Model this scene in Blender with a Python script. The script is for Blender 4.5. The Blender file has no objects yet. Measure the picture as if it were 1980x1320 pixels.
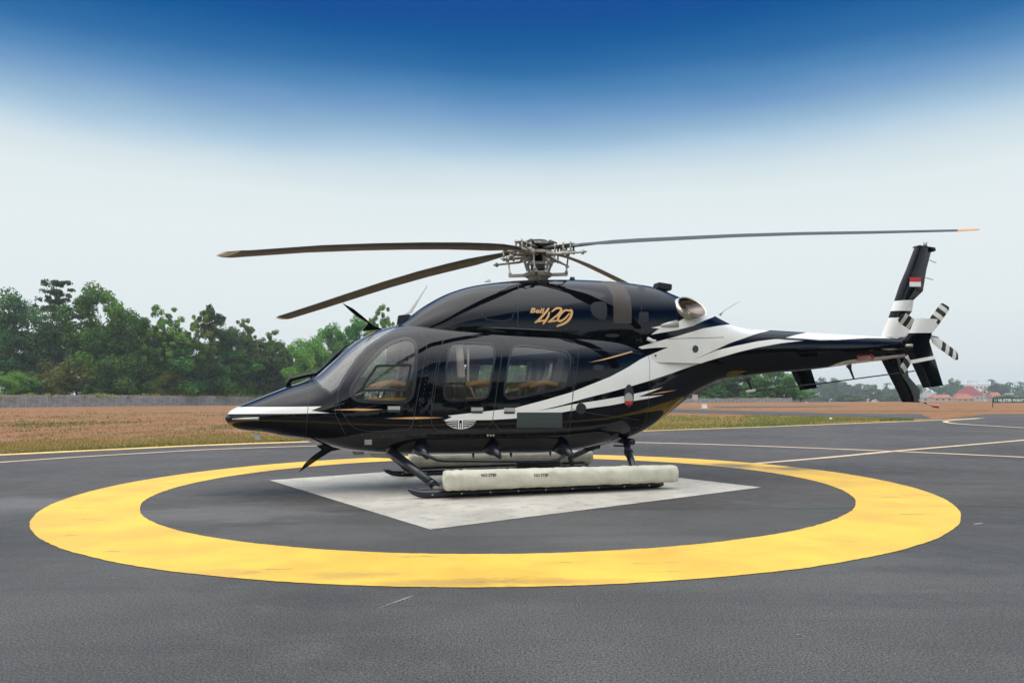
import bpy, bmesh, math, random
import numpy as np
from mathutils import Vector, Matrix
from mathutils.bvhtree import BVHTree
R = math.radians
rng = np.random.default_rng(7)
random.seed(7)
sc = bpy.context.scene
COL = sc.collection

# ------------------------------------------------------------------ camera
FPX, Y0, ROLL, CAMH = 1400.0, 768.4, 0.0058, 1.28
cam_d = bpy.data.cameras.new('camera')
cam = bpy.data.objects.new('camera', cam_d); COL.objects.link(cam)
cam_d.sensor_width = 36.0; cam_d.lens = FPX / 1980 * 36
cam_d.shift_y = (Y0 - 660) / 1980
cam_d.clip_start = 0.1; cam_d.clip_end = 5000
cx_ = Vector((math.cos(ROLL), 0, -math.sin(ROLL))); cz_ = Vector((0, -1, 0)); cy_ = cz_.cross(cx_)
cam.matrix_world = Matrix(((cx_.x, cy_.x, cz_.x, 0), (cx_.y, cy_.y, cz_.y, 0), (cx_.z, cy_.z, cz_.z, CAMH), (0, 0, 0, 1)))
sc.camera = cam

# ------------------------------------------------------------------ sky and sun
HAZE = .00032
SUN_EL, SUN_AZ = R(58), R(215)          # azimuth clockwise from +Y (behind the camera, to the left)
world = bpy.data.worlds.new('World'); sc.world = world; world.use_nodes = True
nt = world.node_tree; nt.nodes.clear()
def WN(t, **k):
    n = nt.nodes.new(t)
    for a, b in k.items(): setattr(n, a, b)
    return n
sky = WN('ShaderNodeTexSky', sky_type='NISHITA', sun_disc=False, sun_elevation=SUN_EL, sun_rotation=SUN_AZ,
         air_density=1.0, dust_density=6.0, ozone_density=1.0)
tc = WN('ShaderNodeTexCoord'); sep = WN('ShaderNodeSeparateXYZ')
nt.links.new(tc.outputs['Generated'], sep.inputs[0])
asin = WN('ShaderNodeMath', operation='ARCSINE'); nt.links.new(sep.outputs['Z'], asin.inputs[0])
nz = WN('ShaderNodeTexNoise'); nz.inputs['Scale'].default_value = 3.0; nz.inputs['Detail'].default_value = 3
mpn = WN('ShaderNodeMapping'); mpn.inputs['Scale'].default_value = (1, 1, 4)
nt.links.new(tc.outputs['Generated'], mpn.inputs[0]); nt.links.new(mpn.outputs[0], nz.inputs[0])
nad = WN('ShaderNodeMath', operation='MULTIPLY_ADD'); nad.inputs[1].default_value = 0.03; nad.inputs[2].default_value = -0.015
nt.links.new(nz.outputs[0], nad.inputs[0])
addn = WN('ShaderNodeMath', operation='ADD'); nt.links.new(asin.outputs[0], addn.inputs[0]); nt.links.new(nad.outputs[0], addn.inputs[1])
mr = WN('ShaderNodeMapRange'); mr.inputs['From Min'].default_value = 0; mr.inputs['From Max'].default_value = math.pi / 2
nt.links.new(addn.outputs[0], mr.inputs['Value'])
ramp = WN('ShaderNodeValToRGB'); cr = ramp.color_ramp; cr.interpolation = 'LINEAR'
def srgb(*c): return tuple((((q / 255 + .055) / 1.055) ** 2.4 if q > 10 else q / 255 / 12.92) / 1.414 for q in c)   # as seen at the exposure below
stops = [(0, srgb(219, 229, 233)), (6, srgb(228, 237, 239)), (12.5, srgb(230, 239, 242)), (15.3, srgb(224, 236, 238)), (16.9, srgb(211, 227, 234)), (17.9, srgb(194, 215, 229)), (18.8, srgb(170, 200, 224)), (19.9, srgb(144, 180, 209)),
         (21.1, srgb(117, 158, 202)), (22.6, srgb(78, 134, 184)), (24.1, srgb(42, 108, 167)), (26.2, srgb(0, 88, 155)), (27.8, srgb(0, 76, 151)), (32, srgb(0, 76, 151)), (38, (.33, .46, .68)), (46, (1.0, 1.12, 1.3)), (60, (1.75, 1.85, 2.0)), (90, (2.1, 2.2, 2.3))]
while len(cr.elements) < len(stops): cr.elements.new(0.5)
for e, (a, c) in zip(cr.elements, stops): e.position = a / 90; e.color = (*c, 1)
nt.links.new(mr.outputs[0], ramp.inputs[0])
bg1 = WN('ShaderNodeBackground'); nt.links.new(ramp.outputs[0], bg1.inputs[0]); bg1.inputs[1].default_value = 1.0
bg2 = WN('ShaderNodeBackground'); nt.links.new(sky.outputs[0], bg2.inputs[0]); bg2.inputs[1].default_value = 0.10
mrz = WN('ShaderNodeMapRange', interpolation_type='SMOOTHSTEP'); mrz.inputs['From Min'].default_value = R(36); mrz.inputs['From Max'].default_value = R(70)
mrz.inputs['To Max'].default_value = 0.25
nt.links.new(asin.outputs[0], mrz.inputs['Value'])
mixw = WN('ShaderNodeMixShader'); nt.links.new(mrz.outputs[0], mixw.inputs[0]); nt.links.new(bg1.outputs[0], mixw.inputs[1]); nt.links.new(bg2.outputs[0], mixw.inputs[2])
wo = WN('ShaderNodeOutputWorld'); nt.links.new(mixw.outputs[0], wo.inputs[0])
sun_d = bpy.data.lights.new('sun', 'SUN'); sun_d.energy = 1.3; sun_d.angle = R(100); sun_d.color = (1, .93, .80)
sun = bpy.data.objects.new('sun', sun_d); COL.objects.link(sun)
sdir = Vector((math.sin(SUN_AZ) * math.cos(SUN_EL), math.cos(SUN_AZ) * math.cos(SUN_EL), math.sin(SUN_EL)))
sun.rotation_euler = sdir.to_track_quat('Z', 'Y').to_euler()
sc.view_settings.view_transform = 'Standard'; sc.view_settings.look = 'None'
sc.view_settings.exposure = 0.5; sc.view_settings.gamma = 1.0; sc.view_settings.use_curve_mapping = False
sc.cycles.max_bounces = 8; sc.cycles.transparent_max_bounces = 24; sc.cycles.volume_bounces = 0

# ------------------------------------------------------------------ helpers: survey of the photograph
YAW = R(16.5); HX, HY = 0.126, 11.0
CA, SA = math.cos(YAW), math.sin(YAW)
HM = Matrix.Translation((HX, HY, 0)) @ Matrix.Rotation(YAW, 4, 'Z')
HMI = HM.inverted()
def ray(px, py):
    x = px - 990; v = py - Y0; c, s = math.cos(-ROLL), math.sin(-ROLL)
    return ((c * x + s * v) / FPX, (-s * x + c * v) / FPX)
def gnd(px, py):
    a, b = ray(px, py); t = CAMH / b
    return (t * a, t)
def far(px, Y):                              # world X of a picture column at distance Y
    return ray(px, Y0)[0] * Y
def hgt(px, py, Y):
    a, b = ray(px, py); return CAMH - b * Y
def at(px, py, y):                           # a point of the helicopter, on its lengthwise plane y
    a, b = ray(px, py)
    t = (y - HX * SA + HY * CA) / (-a * SA + CA)
    return ((t * a - HX) * CA + (t - HY) * SA, CAMH - t * b)
def zo(pts, ox, oy, s): return [(ox + x / s, oy + y / s) for x, y in pts]

# ------------------------------------------------------------------ helpers: materials
def newmat(name):
    m = bpy.data.materials.new(name); m.use_nodes = True
    b = m.node_tree.nodes['Principled BSDF']
    return m, m.node_tree, b
def mat(name, col, rough=.5, metal=0., coat=0., var=0., vscale=8., bump=0., bscale=40., spec=None, coord='Object', detail=5):
    m, t, b = newmat(name)
    b.inputs['Base Color'].default_value = (*col, 1); b.inputs['Roughness'].default_value = rough
    b.inputs['Metallic'].default_value = metal; b.inputs['Coat Weight'].default_value = coat; b.inputs['Coat Roughness'].default_value = .03
    if spec is not None: b.inputs['Specular IOR Level'].default_value = spec
    tcn = t.nodes.new('ShaderNodeTexCoord')
    if var:
        n = t.nodes.new('ShaderNodeTexNoise'); n.inputs['Scale'].default_value = vscale; n.inputs['Detail'].default_value = detail
        t.links.new(tcn.outputs[coord], n.inputs['Vector'])
        mx = t.nodes.new('ShaderNodeMapRange'); mx.inputs['From Min'].default_value = .25; mx.inputs['From Max'].default_value = .75
        mx.inputs['To Min'].default_value = 1 - var; mx.inputs['To Max'].default_value = 1 + var
        t.links.new(n.outputs[0], mx.inputs['Value'])
        mm = t.nodes.new('ShaderNodeVectorMath'); mm.operation = 'SCALE'; mm.inputs[0].default_value = col
        t.links.new(mx.outputs[0], mm.inputs['Scale']); t.links.new(mm.outputs[0], b.inputs['Base Color'])
    if bump:
        n2 = t.nodes.new('ShaderNodeTexNoise'); n2.inputs['Scale'].default_value = bscale; n2.inputs['Detail'].default_value = 6
        t.links.new(tcn.outputs[coord], n2.inputs['Vector'])
        bp = t.nodes.new('ShaderNodeBump'); bp.inputs['Strength'].default_value = bump; bp.inputs['Distance'].default_value = .02
        t.links.new(n2.outputs[0], bp.inputs['Height']); t.links.new(bp.outputs[0], b.inputs['Normal'])
    return m

class G:                                      # small node-graph writer
    def __init__(s, name):
        s.m, s.t, s.b = newmat(name); s.tc = s.t.nodes.new('ShaderNodeTexCoord')
        s.geo = s.t.nodes.new('ShaderNodeNewGeometry')
    def noise(s, scale, detail=5, rough=.55, vec=None, stretch=None):
        n = s.t.nodes.new('ShaderNodeTexNoise'); n.inputs['Scale'].default_value = scale
        n.inputs['Detail'].default_value = detail; n.inputs['Roughness'].default_value = rough
        v = vec or s.geo.outputs['Position']
        if stretch:
            mp = s.t.nodes.new('ShaderNodeMapping'); mp.inputs['Scale'].default_value = stretch[:3]
            if len(stretch) > 3: mp.inputs['Rotation'].default_value = (0, 0, stretch[3])
            s.t.links.new(v, mp.inputs[0]); v = mp.outputs[0]
        s.t.links.new(v, n.inputs['Vector']); return n.outputs[0]
    def rng(s, v, a, b, c=0., d=1., smooth=True):
        n = s.t.nodes.new('ShaderNodeMapRange'); n.interpolation_type = 'SMOOTHSTEP' if smooth else 'LINEAR'
        for k, q in zip(('From Min', 'From Max', 'To Min', 'To Max'), (a, b, c, d)): n.inputs[k].default_value = q
        s.t.links.new(v, n.inputs['Value']); return n.outputs[0]
    def mix(s, f, a, b, mode='MIX'):
        n = s.t.nodes.new('ShaderNodeMix'); n.data_type = 'RGBA'; n.blend_type = mode
        for q, i in ((f, 0), (a, 6), (b, 7)):
            if isinstance(q, (int, float)): n.inputs[i].default_value = q
            elif isinstance(q, tuple): n.inputs[i].default_value = (*q, 1)
            else: s.t.links.new(q, n.inputs[i])
        return n.outputs[2]
    def math(s, op, a, b):
        n = s.t.nodes.new('ShaderNodeMath'); n.operation = op
        for q, i in ((a, 0), (b, 1)):
            if isinstance(q, (int, float)): n.inputs[i].default_value = q
            else: s.t.links.new(q, n.inputs[i])
        return n.outputs[0]
    def bump(s, h, strength, dist=.01):
        n = s.t.nodes.new('ShaderNodeBump'); n.inputs['Strength'].default_value = strength; n.inputs['Distance'].default_value = dist
        s.t.links.new(h, n.inputs['Height']); s.t.links.new(n.outputs[0], s.b.inputs['Normal'])
    def blob(g, px, py, sx, sy, lo, hi):      # an irregular blotch at a spot of the apron: stains and painted sheen
        X, Y = gnd(px, py); mp = g.t.nodes.new('ShaderNodeMapping'); mp.inputs['Location'].default_value = (-X / sx, -Y / sy, 0); mp.inputs['Scale'].default_value = (1 / sx, 1 / sy, 0)
        g.t.links.new(g.geo.outputs['Position'], mp.inputs[0]); ln = g.t.nodes.new('ShaderNodeVectorMath'); ln.operation = 'LENGTH'; g.t.links.new(mp.outputs[0], ln.inputs[0])
        return g.rng(g.math('ADD', ln.outputs['Value'], g.math('MULTIPLY', g.math('SUBTRACT', g.noise(2.2, 8, .75, stretch=(.6, 1.6, 1)), .5), 2.4)), hi, lo)
    def col(s, v): s.t.links.new(v, s.b.inputs['Base Color'])
    def rough(s, v):
        if isinstance(v, float): s.b.inputs['Roughness'].default_value = v
        else: s.t.links.new(v, s.b.inputs['Roughness'])

def asphalt():
    g = G('asphalt')
    big = g.noise(.22, 5, .6); streak = g.noise(.9, 5, .65, stretch=(.16, 1.4, 1, -.06)); mid = g.noise(3.5, 6, .65)
    fine = g.noise(75, 4, .75); grit = g.noise(190, 2, .6)
    sepn = g.t.nodes.new('ShaderNodeSeparateXYZ'); g.t.links.new(g.geo.outputs['Position'], sepn.inputs[0])
    edge = g.math('ADD', sepn.outputs['Y'], g.math('MULTIPLY', g.noise(.5, 4), .5))
    old = g.rng(edge, 8.35, 8.75)              # the nearer, coarser surfacing ends along a seam
    c = g.mix(g.rng(big, .3, .7), (.038, .0375, .035), (.084, .082, .076))
    c2 = g.mix(g.rng(big, .3, .7), (.038, .034, .031), (.072, .065, .060))
    c = g.mix(old, c, c2)
    c = g.mix(g.math('MULTIPLY', g.rng(streak, .48, .66), .65), c, (.05, .046, .046))
    c = g.mix(g.math('MULTIPLY', g.rng(mid, .55, .75), .35), c, (.095, .091, .084))
    blot = g.noise(.65, 6, .7, stretch=(.7, 1.2, 1, .3)); c = g.mix(g.math('MULTIPLY', g.rng(blot, .52, .66), .32), c, (.098, .095, .087))
    blot2 = g.noise(.42, 5, .65, stretch=(.5, 1.5, 1, -.2)); c = g.mix(g.math('MULTIPLY', g.rng(blot2, .56, .68), .45), c, (.026, .027, .028))
    seam_ = g.math('MULTIPLY', g.rng(edge, 8.42, 8.5), g.rng(edge, 8.62, 8.54)); c = g.mix(g.math('MULTIPLY', seam_, .5), c, (.02, .019, .018))
    crk = g.noise(.55, 9, .75); crack = g.rng(g.math('ABSOLUTE', g.math('SUBTRACT', crk, .5), 0), .0016, .0, 0, 1); c = g.mix(g.math('MULTIPLY', crack, .6), c, (.02, .02, .02))
    for px, py, sx, sy, st, cc in ((430, 992, 1.5, .8, .55, (.118, .114, .106)), (20, 975, 1.6, .8, .6, (.125, .122, .115)), (590, 1030, 1.2, .6, .3, (.11, .106, .098)), (1250, 1050, 1.6, .5, .3, (.095, .09, .083)), (490, 952, .9, .55, .75, (.022, .026, .034)), (1180, 1012, .8, .25, .4, (.05, .047, .044)), (1560, 980, .8, .5, .4, (.045, .052, .055))):  # the pale blotch at far left is sheen painted into the asphalt colour
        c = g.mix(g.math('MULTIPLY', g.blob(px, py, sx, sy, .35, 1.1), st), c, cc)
    spk = g.rng(fine, .32, .7, .15, 2.1, False)
    spk2 = g.rng(grit, .3, .7, .3, 1.9, False)
    v = g.t.nodes.new('ShaderNodeVectorMath'); v.operation = 'SCALE'; g.t.links.new(c, v.inputs[0]); g.t.links.new(g.math('MULTIPLY', spk, spk2), v.inputs['Scale'])
    c = v.outputs[0]
    chips = g.rng(g.noise(70, 1), .74, .78)
    c = g.mix(chips, c, (.20, .195, .18))
    g.col(c); g.rough(g.rng(mid, .3, .7, .62, .85)); g.b.inputs['Specular IOR Level'].default_value = .35
    g.bump(g.math('ADD', fine, grit), .6, .006)
    return g.m
def paint(name, col, wear=(.08, .075, .07), lo=.66, patch=0.12, stains=()):
    g = G(name)
    a = g.noise(1.1, 5, .6); b_ = g.noise(9, 6, .7, stretch=(.5, 1.6, 1, .2)); f = g.noise(60, 3)
    c = g.mix(g.rng(a, .3, .72), tuple(q * (1 - patch) for q in col), tuple(min(1, q * (1 + patch)) for q in col))
    c = g.mix(g.math('MULTIPLY', g.rng(b_, .5, .75), .22), c, tuple(q * .75 for q in col))
    c = g.mix(g.rng(b_, lo, lo + .05), c, wear)
    sc = g.noise(2.6, 8, .72, stretch=(.35, 2.6, 1, .1)); c = g.mix(g.math('MULTIPLY', g.rng(sc, .585 if lo < .65 else .605, .65), .6), c, wear)
    dk = g.noise(.45, 5, .6, stretch=(.6, 1.4, 1, .3)); c = g.mix(g.math('MULTIPLY', g.rng(dk, .55, .72), .3), c, tuple(q * .62 for q in col))
    c = g.mix(g.math('MULTIPLY', g.rng(f, .55, .75), .18), c, wear)
    for px, py, sx, sy, st in stains: c = g.mix(g.math('MULTIPLY', g.blob(px, py, sx, sy, .2, 1.1), st), c, wear)
    g.col(c); g.rough(g.rng(a, .3, .7, .5, .75)); g.bump(f, .3, .004)
    return g.m
def soil():
    g = G('dry_soil')
    big = g.noise(.12, 6, .6, stretch=(1, 1, 1)); mid = g.noise(.9, 6, .65); fin = g.noise(14, 5, .7)
    c = g.mix(g.rng(mid, .3, .7), (.235, .10, .045), (.43, .225, .12))
    c = g.mix(g.math('MULTIPLY', g.rng(big, .48, .62), .7), c, (.22, .15, .06))
    band = g.noise(.06, 6, .65, stretch=(.35, 1.6, 1)); c = g.mix(g.math('MULTIPLY', g.rng(band, .52, .62), .6), c, (.13, .11, .045)); c = g.mix(g.math('MULTIPLY', g.rng(band, .46, .38), .5), c, (.40, .26, .17))
    c = g.mix(g.math('MULTIPLY', g.rng(mid, .56, .7), .45), c, (.12, .115, .04))
    clod = g.noise(2.6, 8, .75); c = g.mix(g.math('MULTIPLY', g.rng(clod, .55, .66), .65), c, (.085, .055, .035)); c = g.mix(g.math('MULTIPLY', g.rng(clod, .43, .34), .5), c, (.44, .30, .21))
    c = g.mix(g.rng(fin, .3, .75, 0, .5), c, (.13, .075, .05))
    g.col(c); g.rough(.95); g.b.inputs['Specular IOR Level'].default_value = .1
    g.bump(g.math('ADD', mid, fin), .8, .08)
    return g.m
def leafmat(name, c1, c2, c3, trans=.25):
    g = G(name)
    at_ = g.t.nodes.new('ShaderNodeAttribute'); at_.attribute_name = 'tone'
    c = g.mix(g.rng(at_.outputs['Fac'], 0, .5, 0, 1, False), c1, c2)
    c = g.mix(g.rng(at_.outputs['Fac'], .5, 1, 0, 1, False), c, c3)
    oi = g.t.nodes.new('ShaderNodeObjectInfo')
    hs = g.t.nodes.new('ShaderNodeHueSaturation'); g.t.links.new(c, hs.inputs['Color'])
    g.t.links.new(g.rng(oi.outputs['Random'], 0, 1, .475, .52, False), hs.inputs['Hue'])
    g.t.links.new(g.rng(oi.outputs['Random'], 0, 1, .70, 1.5, False), hs.inputs['Value'])
    c = hs.outputs[0]
    g.col(c); g.rough(.6); g.b.inputs['Specular IOR Level'].default_value = .25
    tr = g.t.nodes.new('ShaderNodeBsdfTranslucent'); g.t.links.new(c, tr.inputs[0])
    mx = g.t.nodes.new('ShaderNodeMixShader'); mx.inputs[0].default_value = trans
    out = [n for n in g.t.nodes if n.type == 'OUTPUT_MATERIAL'][0]
    g.t.links.new(g.b.outputs[0], mx.inputs[1]); g.t.links.new(tr.outputs[0], mx.inputs[2]); g.t.links.new(mx.outputs[0], out.inputs[0])
    return g.m
def glassmat(name, tint, ior=1.45, haze=0.06):
    g = G(name); out = [n for n in g.t.nodes if n.type == 'OUTPUT_MATERIAL'][0]
    tr = g.t.nodes.new('ShaderNodeBsdfTransparent'); tr.inputs[0].default_value = (*tint, 1)
    gl = g.t.nodes.new('ShaderNodeBsdfGlossy'); gl.inputs['Roughness'].default_value = .02
    df = g.t.nodes.new('ShaderNodeBsdfDiffuse'); df.inputs[0].default_value = (.68, .66, .62, 1)
    fr = g.t.nodes.new('ShaderNodeFresnel'); fr.inputs[0].default_value = ior
    m1 = g.t.nodes.new('ShaderNodeMixShader'); m1.inputs[0].default_value = haze
    g.t.links.new(tr.outputs[0], m1.inputs[1]); g.t.links.new(df.outputs[0], m1.inputs[2])
    m2 = g.t.nodes.new('ShaderNodeMixShader')
    fm = g.math('MULTIPLY', fr.outputs[0], 2.0)
    g.t.links.new(fm, m2.inputs[0]); g.t.links.new(m1.outputs[0], m2.inputs[1]); g.t.links.new(gl.outputs[0], m2.inputs[2])
    g.t.links.new(m2.outputs[0], out.inputs[0])
    return g.m

M = dict(
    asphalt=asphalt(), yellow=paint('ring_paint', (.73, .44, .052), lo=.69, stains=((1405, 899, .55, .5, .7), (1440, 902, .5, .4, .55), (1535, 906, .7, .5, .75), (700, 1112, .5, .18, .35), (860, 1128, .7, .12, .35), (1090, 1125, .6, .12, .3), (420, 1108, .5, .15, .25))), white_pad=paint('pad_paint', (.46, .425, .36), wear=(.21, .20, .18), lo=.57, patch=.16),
    line=paint('line_paint', (.68, .50, .29), lo=.70), line_y=paint('edge_paint', (.78, .50, .16), lo=.74), chalk=paint('chalk_mark', (.27, .265, .25), lo=.55), soil=soil(),
    black=mat('gloss_black_paint', (.0025, .0033, .0055), .03, spec=.36),
    white=mat('gloss_white_paint', (.84, .83, .78), .25, coat=.6, var=.04, vscale=3),
    gold=mat('gold_paint', (.68, .38, .13), .3, coat=.5),
    seam=mat('seam_sealant', (.022, .026, .032), .5), rubber=mat('window_rubber', (.018, .02, .024), .32),
    glass=glassmat('window_glass', (.96, .97, .96), haze=.03), wsglass=glassmat('windshield_glass', (.80, .81, .80), haze=.19),
    band=mat('heat_shield_metal', (.075, .06, .05), .45, metal=.4, var=.2, vscale=20),
    dark=mat('matte_black', (.012, .013, .015), .55), darkmetal=mat('dark_metal', (.008, .011, .018), .22, spec=.55),
    steel=mat('bare_steel', (.42, .40, .36), .35, metal=.9, var=.15, vscale=15), tan=mat('primed_fitting', (.36, .345, .30), .45, metal=.3, var=.45, vscale=18),
    exh=mat('heat_stained_steel', (.15, .125, .11), .28, metal=1., var=.3, vscale=5),
    blade=mat('blade_paint', (.074, .071, .067), .42, var=.15, vscale=6), bladeg=mat('blade_paint_grey', (.022, .023, .025), .6, var=.12, vscale=6),
    cream=mat('canvas_cover', (.54, .515, .41), .85, var=.16, vscale=5, bump=.25, bscale=30),
    grey=mat('grey_patch_paint', (.040, .056, .055), .5), lgrey=mat('light_grey_metal', (.45, .45, .42), .35, metal=.3),
    leather=mat('tan_leather', (.66, .36, .08), .5, var=.15), seat=mat('dark_leather', (.09, .075, .066), .55, var=.2), lining=mat('beige_lining', (.60, .50, .40), .8),
    red=mat('red_paint', (.55, .03, .035), .35), redlamp=mat('red_lens', (.5, .02, .02), .15, coat=1.), stripew=mat('blade_white', (.60, .58, .50), .4),
    concrete=mat('grey_concrete', (.27, .265, .26), .9, var=.4, vscale=1.2, bump=.4, bscale=12, coord='Object', detail=8),
    post=mat('post_concrete', (.36, .35, .33), .9, var=.3, vscale=2), bark=mat('tree_bark', (.11, .09, .07), .95, var=.3, vscale=4),
    leafdark=leafmat('leaf_dark', (0.014, 0.050, 0.010), (0.041, 0.117, 0.018), (0.099, 0.202, 0.028)),
    leafmid=leafmat('leaf_mid', (0.022, 0.078, 0.008), (0.063, 0.167, 0.018), (0.144, 0.276, 0.037)),
    leafblue=leafmat('leaf_blue_green', (0.017, 0.060, 0.020), (0.050, 0.125, 0.040), (0.117, 0.209, 0.066)),
    leafolive=leafmat('leaf_olive', (0.041, 0.071, 0.010), (0.110, 0.142, 0.020), (0.207, 0.209, 0.037)),
    leaflight=leafmat('leaf_light', (0.041, 0.127, 0.012), (0.110, 0.246, 0.028), (0.234, 0.387, 0.066)),
    creeper=leafmat('leaf_creeper', (0.097, 0.075, 0.015), (0.220, 0.179, 0.024), (0.385, 0.343, 0.041)),
    grassdry=leafmat('grass_dry', (.24, .18, .05), (.42, .34, .10), (.60, .50, .19), .45), grassgreen=leafmat('grass_green', (.07, .11, .025), (.14, .19, .045), (.26, .29, .09), .45),
    roofred=mat('red_roof', (.23, .035, .04), .8, var=.15, vscale=.5), rooforange=mat('tile_roof', (.36, .13, .07), .85, var=.25, vscale=.8),
    roofgrey=mat('grey_roof', (.26, .25, .24), .8, var=.2, vscale=.6), housewall=mat('pale_wall', (.42, .38, .33), .9, var=.1), whitewall=mat('white_wall', (.72, .72, .70), .85), winglass=mat('dark_window', (.03, .035, .04), .15),
    rivet=mat('rivet_metal', (.11, .115, .12), .4), orange_tip=mat('orange_tip_paint', (.62, .26, .02), .5), signgreen=mat('sign_green', (.008, .085, .065), .45), signwhite=mat('sign_white', (.75, .76, .75), .45), orange=mat('windsock_orange', (.75, .22, .10), .7),
)

# ------------------------------------------------------------------ helpers: objects
def empty(name, loc=(0, 0, 0), rz=0., label=None, cat=None, group=None):
    o = bpy.data.objects.new(name, None); COL.objects.link(o); o.location = loc; o.rotation_euler.z = rz; o.empty_display_size = .3
    tag(o, label, cat, group); return o
def tag(o, label=None, cat=None, group=None, kind=None):
    if label: o['label'] = label
    if cat: o['category'] = cat
    if group: o['group'] = group
    if kind: o['kind'] = kind
    return o
def link(name, me, parent=None, m=None, smooth=False):
    if m is not None:
        for q in (m if isinstance(m, (list, tuple)) else [m]): me.materials.append(q)
    if smooth: me.polygons.foreach_set('use_smooth', [True] * len(me.polygons))
    o = bpy.data.objects.new(name, me); COL.objects.link(o)
    if parent: o.parent = parent
    return o
def mesh(name, v, f):
    me = bpy.data.meshes.new(name); me.from_pydata([tuple(map(float, p)) for p in v], [], f); me.update(); return me
class MB:
    def __init__(s): s.v = []; s.f = []; s.mi = []
    def add(s, v, f, mi=0):
        n = len(s.v); s.v += [tuple(p) for p in v]; s.f += [tuple(i + n for i in q) for q in f]; s.mi += [mi] * len(f); return s
    def box(s, c, d, rot=None, mi=0):
        v = [Vector((x * d[0] / 2, y * d[1] / 2, z * d[2] / 2)) for x in (-1, 1) for y in (-1, 1) for z in (-1, 1)]
        if rot is not None: v = [rot @ p for p in v]
        v = [p + Vector(c) for p in v]
        return s.add(v, [(0, 1, 3, 2), (4, 6, 7, 5), (0, 4, 5, 1), (2, 3, 7, 6), (0, 2, 6, 4), (1, 5, 7, 3)], mi)
    def bar(s, a, b, w, h, mi=0):
        a, b = Vector(a), Vector(b); q = (b - a).to_track_quat('X', 'Z').to_matrix()
        return s.box((a + b) / 2, ((b - a).length, w, h), q, mi)
    def tube(s, pts, r, n=10, mi=0, caps=True):
        pts = [Vector(p) for p in pts]; rs = r if isinstance(r, (list, tuple)) else [r] * len(pts)
        up = None; rings = []
        for i, p in enumerate(pts):
            d = (pts[min(i + 1, len(pts) - 1)] - pts[max(i - 1, 0)]).normalized()
            if up is None: up = Vector((0, 0, 1)) if abs(d.z) < .9 else Vector((1, 0, 0))
            u = d.cross(up).normalized(); up = u.cross(d).normalized()
            rings.append([p + (u * math.cos(a) + up * math.sin(a)) * rs[i] for a in [2 * math.pi * k / n for k in range(n)]])
        v = [q for rg in rings for q in rg]; f = []
        for i in range(len(pts) - 1):
            for k in range(n): f.append((i * n + k, i * n + (k + 1) % n, (i + 1) * n + (k + 1) % n, (i + 1) * n + k))
        if caps: f.append(tuple(range(n - 1, -1, -1))); f.append(tuple((len(pts) - 1) * n + k for k in range(n)))
        return s.add(v, f, mi)
    def prism(s, poly, y0, y1, mi=0):         # polygon in the x-z plane, given depth along y
        n = len(poly); v = [(x, y0, z) for x, z in poly] + [(x, y1, z) for x, z in poly]
        f = [tuple(range(n)), tuple(range(2 * n - 1, n - 1, -1))] + [(i, i + n, (i + 1) % n + n, (i + 1) % n) for i in range(n)]
        return s.add(v, f, mi)
    def build(s, name, m, parent=None, smooth=False, bevel=0, autosm=False):
        me = mesh(name, s.v, s.f)
        me.polygons.foreach_set('material_index', s.mi)
        bm = bmesh.new(); bm.from_mesh(me)
        bmesh.ops.recalc_face_normals(bm, faces=bm.faces)
        if bevel: bmesh.ops.bevel(bm, geom=bm.edges[:], offset=bevel, segments=2, affect='EDGES', clamp_overlap=True)
        if autosm:
            for e in bm.edges:
                if len(e.link_faces) == 2 and e.calc_face_angle(0) > .7: e.smooth = False
            smooth = True
        bm.to_mesh(me); bm.free()
        return link(name, me, parent, m, smooth)
def pchip(tab, x):
    tab = sorted(tab); X = np.array([a for a, b in tab]); Y = np.array([b for a, b in tab])
    h = np.diff(X); d = np.diff(Y) / h; m = np.zeros_like(X)
    for i in range(1, len(X) - 1):
        if d[i - 1] * d[i] > 0:
            w1 = 2 * h[i] + h[i - 1]; w2 = h[i] + 2 * h[i - 1]; m[i] = (w1 + w2) / (w1 / d[i - 1] + w2 / d[i])
    m[0] = d[0]; m[-1] = d[-1]
    x = np.clip(np.asarray(x, float), X[0], X[-1]); i = np.clip(np.searchsorted(X, x) - 1, 0, len(h) - 1)
    t = (x - X[i]) / h[i]
    return (2*t**3-3*t**2+1)*Y[i] + (t**3-2*t**2+t)*h[i]*m[i] + (-2*t**3+3*t**2)*Y[i+1] + (t**3-t**2)*h[i]*m[i+1]
def smooth_tab(tab, x, w=.06):
    x = np.asarray(x, float); return sum(pchip(tab, x + d) for d in (-w, -w / 2, 0, w / 2, w)) / 5

# ================================================================== LARGE STRUCTURE: the ground
def sheet(name, poly, z, m, thick=0.):
    me = mesh(name, [(x, y, z) for x, y in poly], [tuple(range(len(poly)))])
    if me.polygons[0].normal.z < 0: me.flip_normals()
    return tag(link(name, me, None, m), kind='structure')
def gz_(Y): return -.03 - .0088 * max(0, Y - 150)
gv = []; gf = []
nx, ny = 90, 90
gx = np.linspace(-1000, 1000, nx)
gy = np.linspace(-150, 1200, ny)
for j in range(ny):
    for i in range(nx):
        gv.append((gx[i], gy[j], gz_(gy[j])))
for j in range(ny - 1):
    for i in range(nx - 1): gf.append((j*nx+i, j*nx+i+1, (j+1)*nx+i+1, (j+1)*nx+i))
tag(link('ground', mesh('ground', gv, gf), None, M['soil']), kind='structure')
edge_px = [(-700, 914), (0, 878), (230, 867), (460, 857), (900, 843), (1240, 832), (1500, 823), (1780, 812), (1860, 806), (1905, 800.3), (1980, 800), (2300, 798.5)]
edge_w = [gnd(*p) for p in edge_px]
sheet('apron', [(-60, -60)] + edge_w + [(edge_w[-1][0] + 40, edge_w[-1][1] - 5), (120, -60)], 0.0, M['asphalt'])
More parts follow.
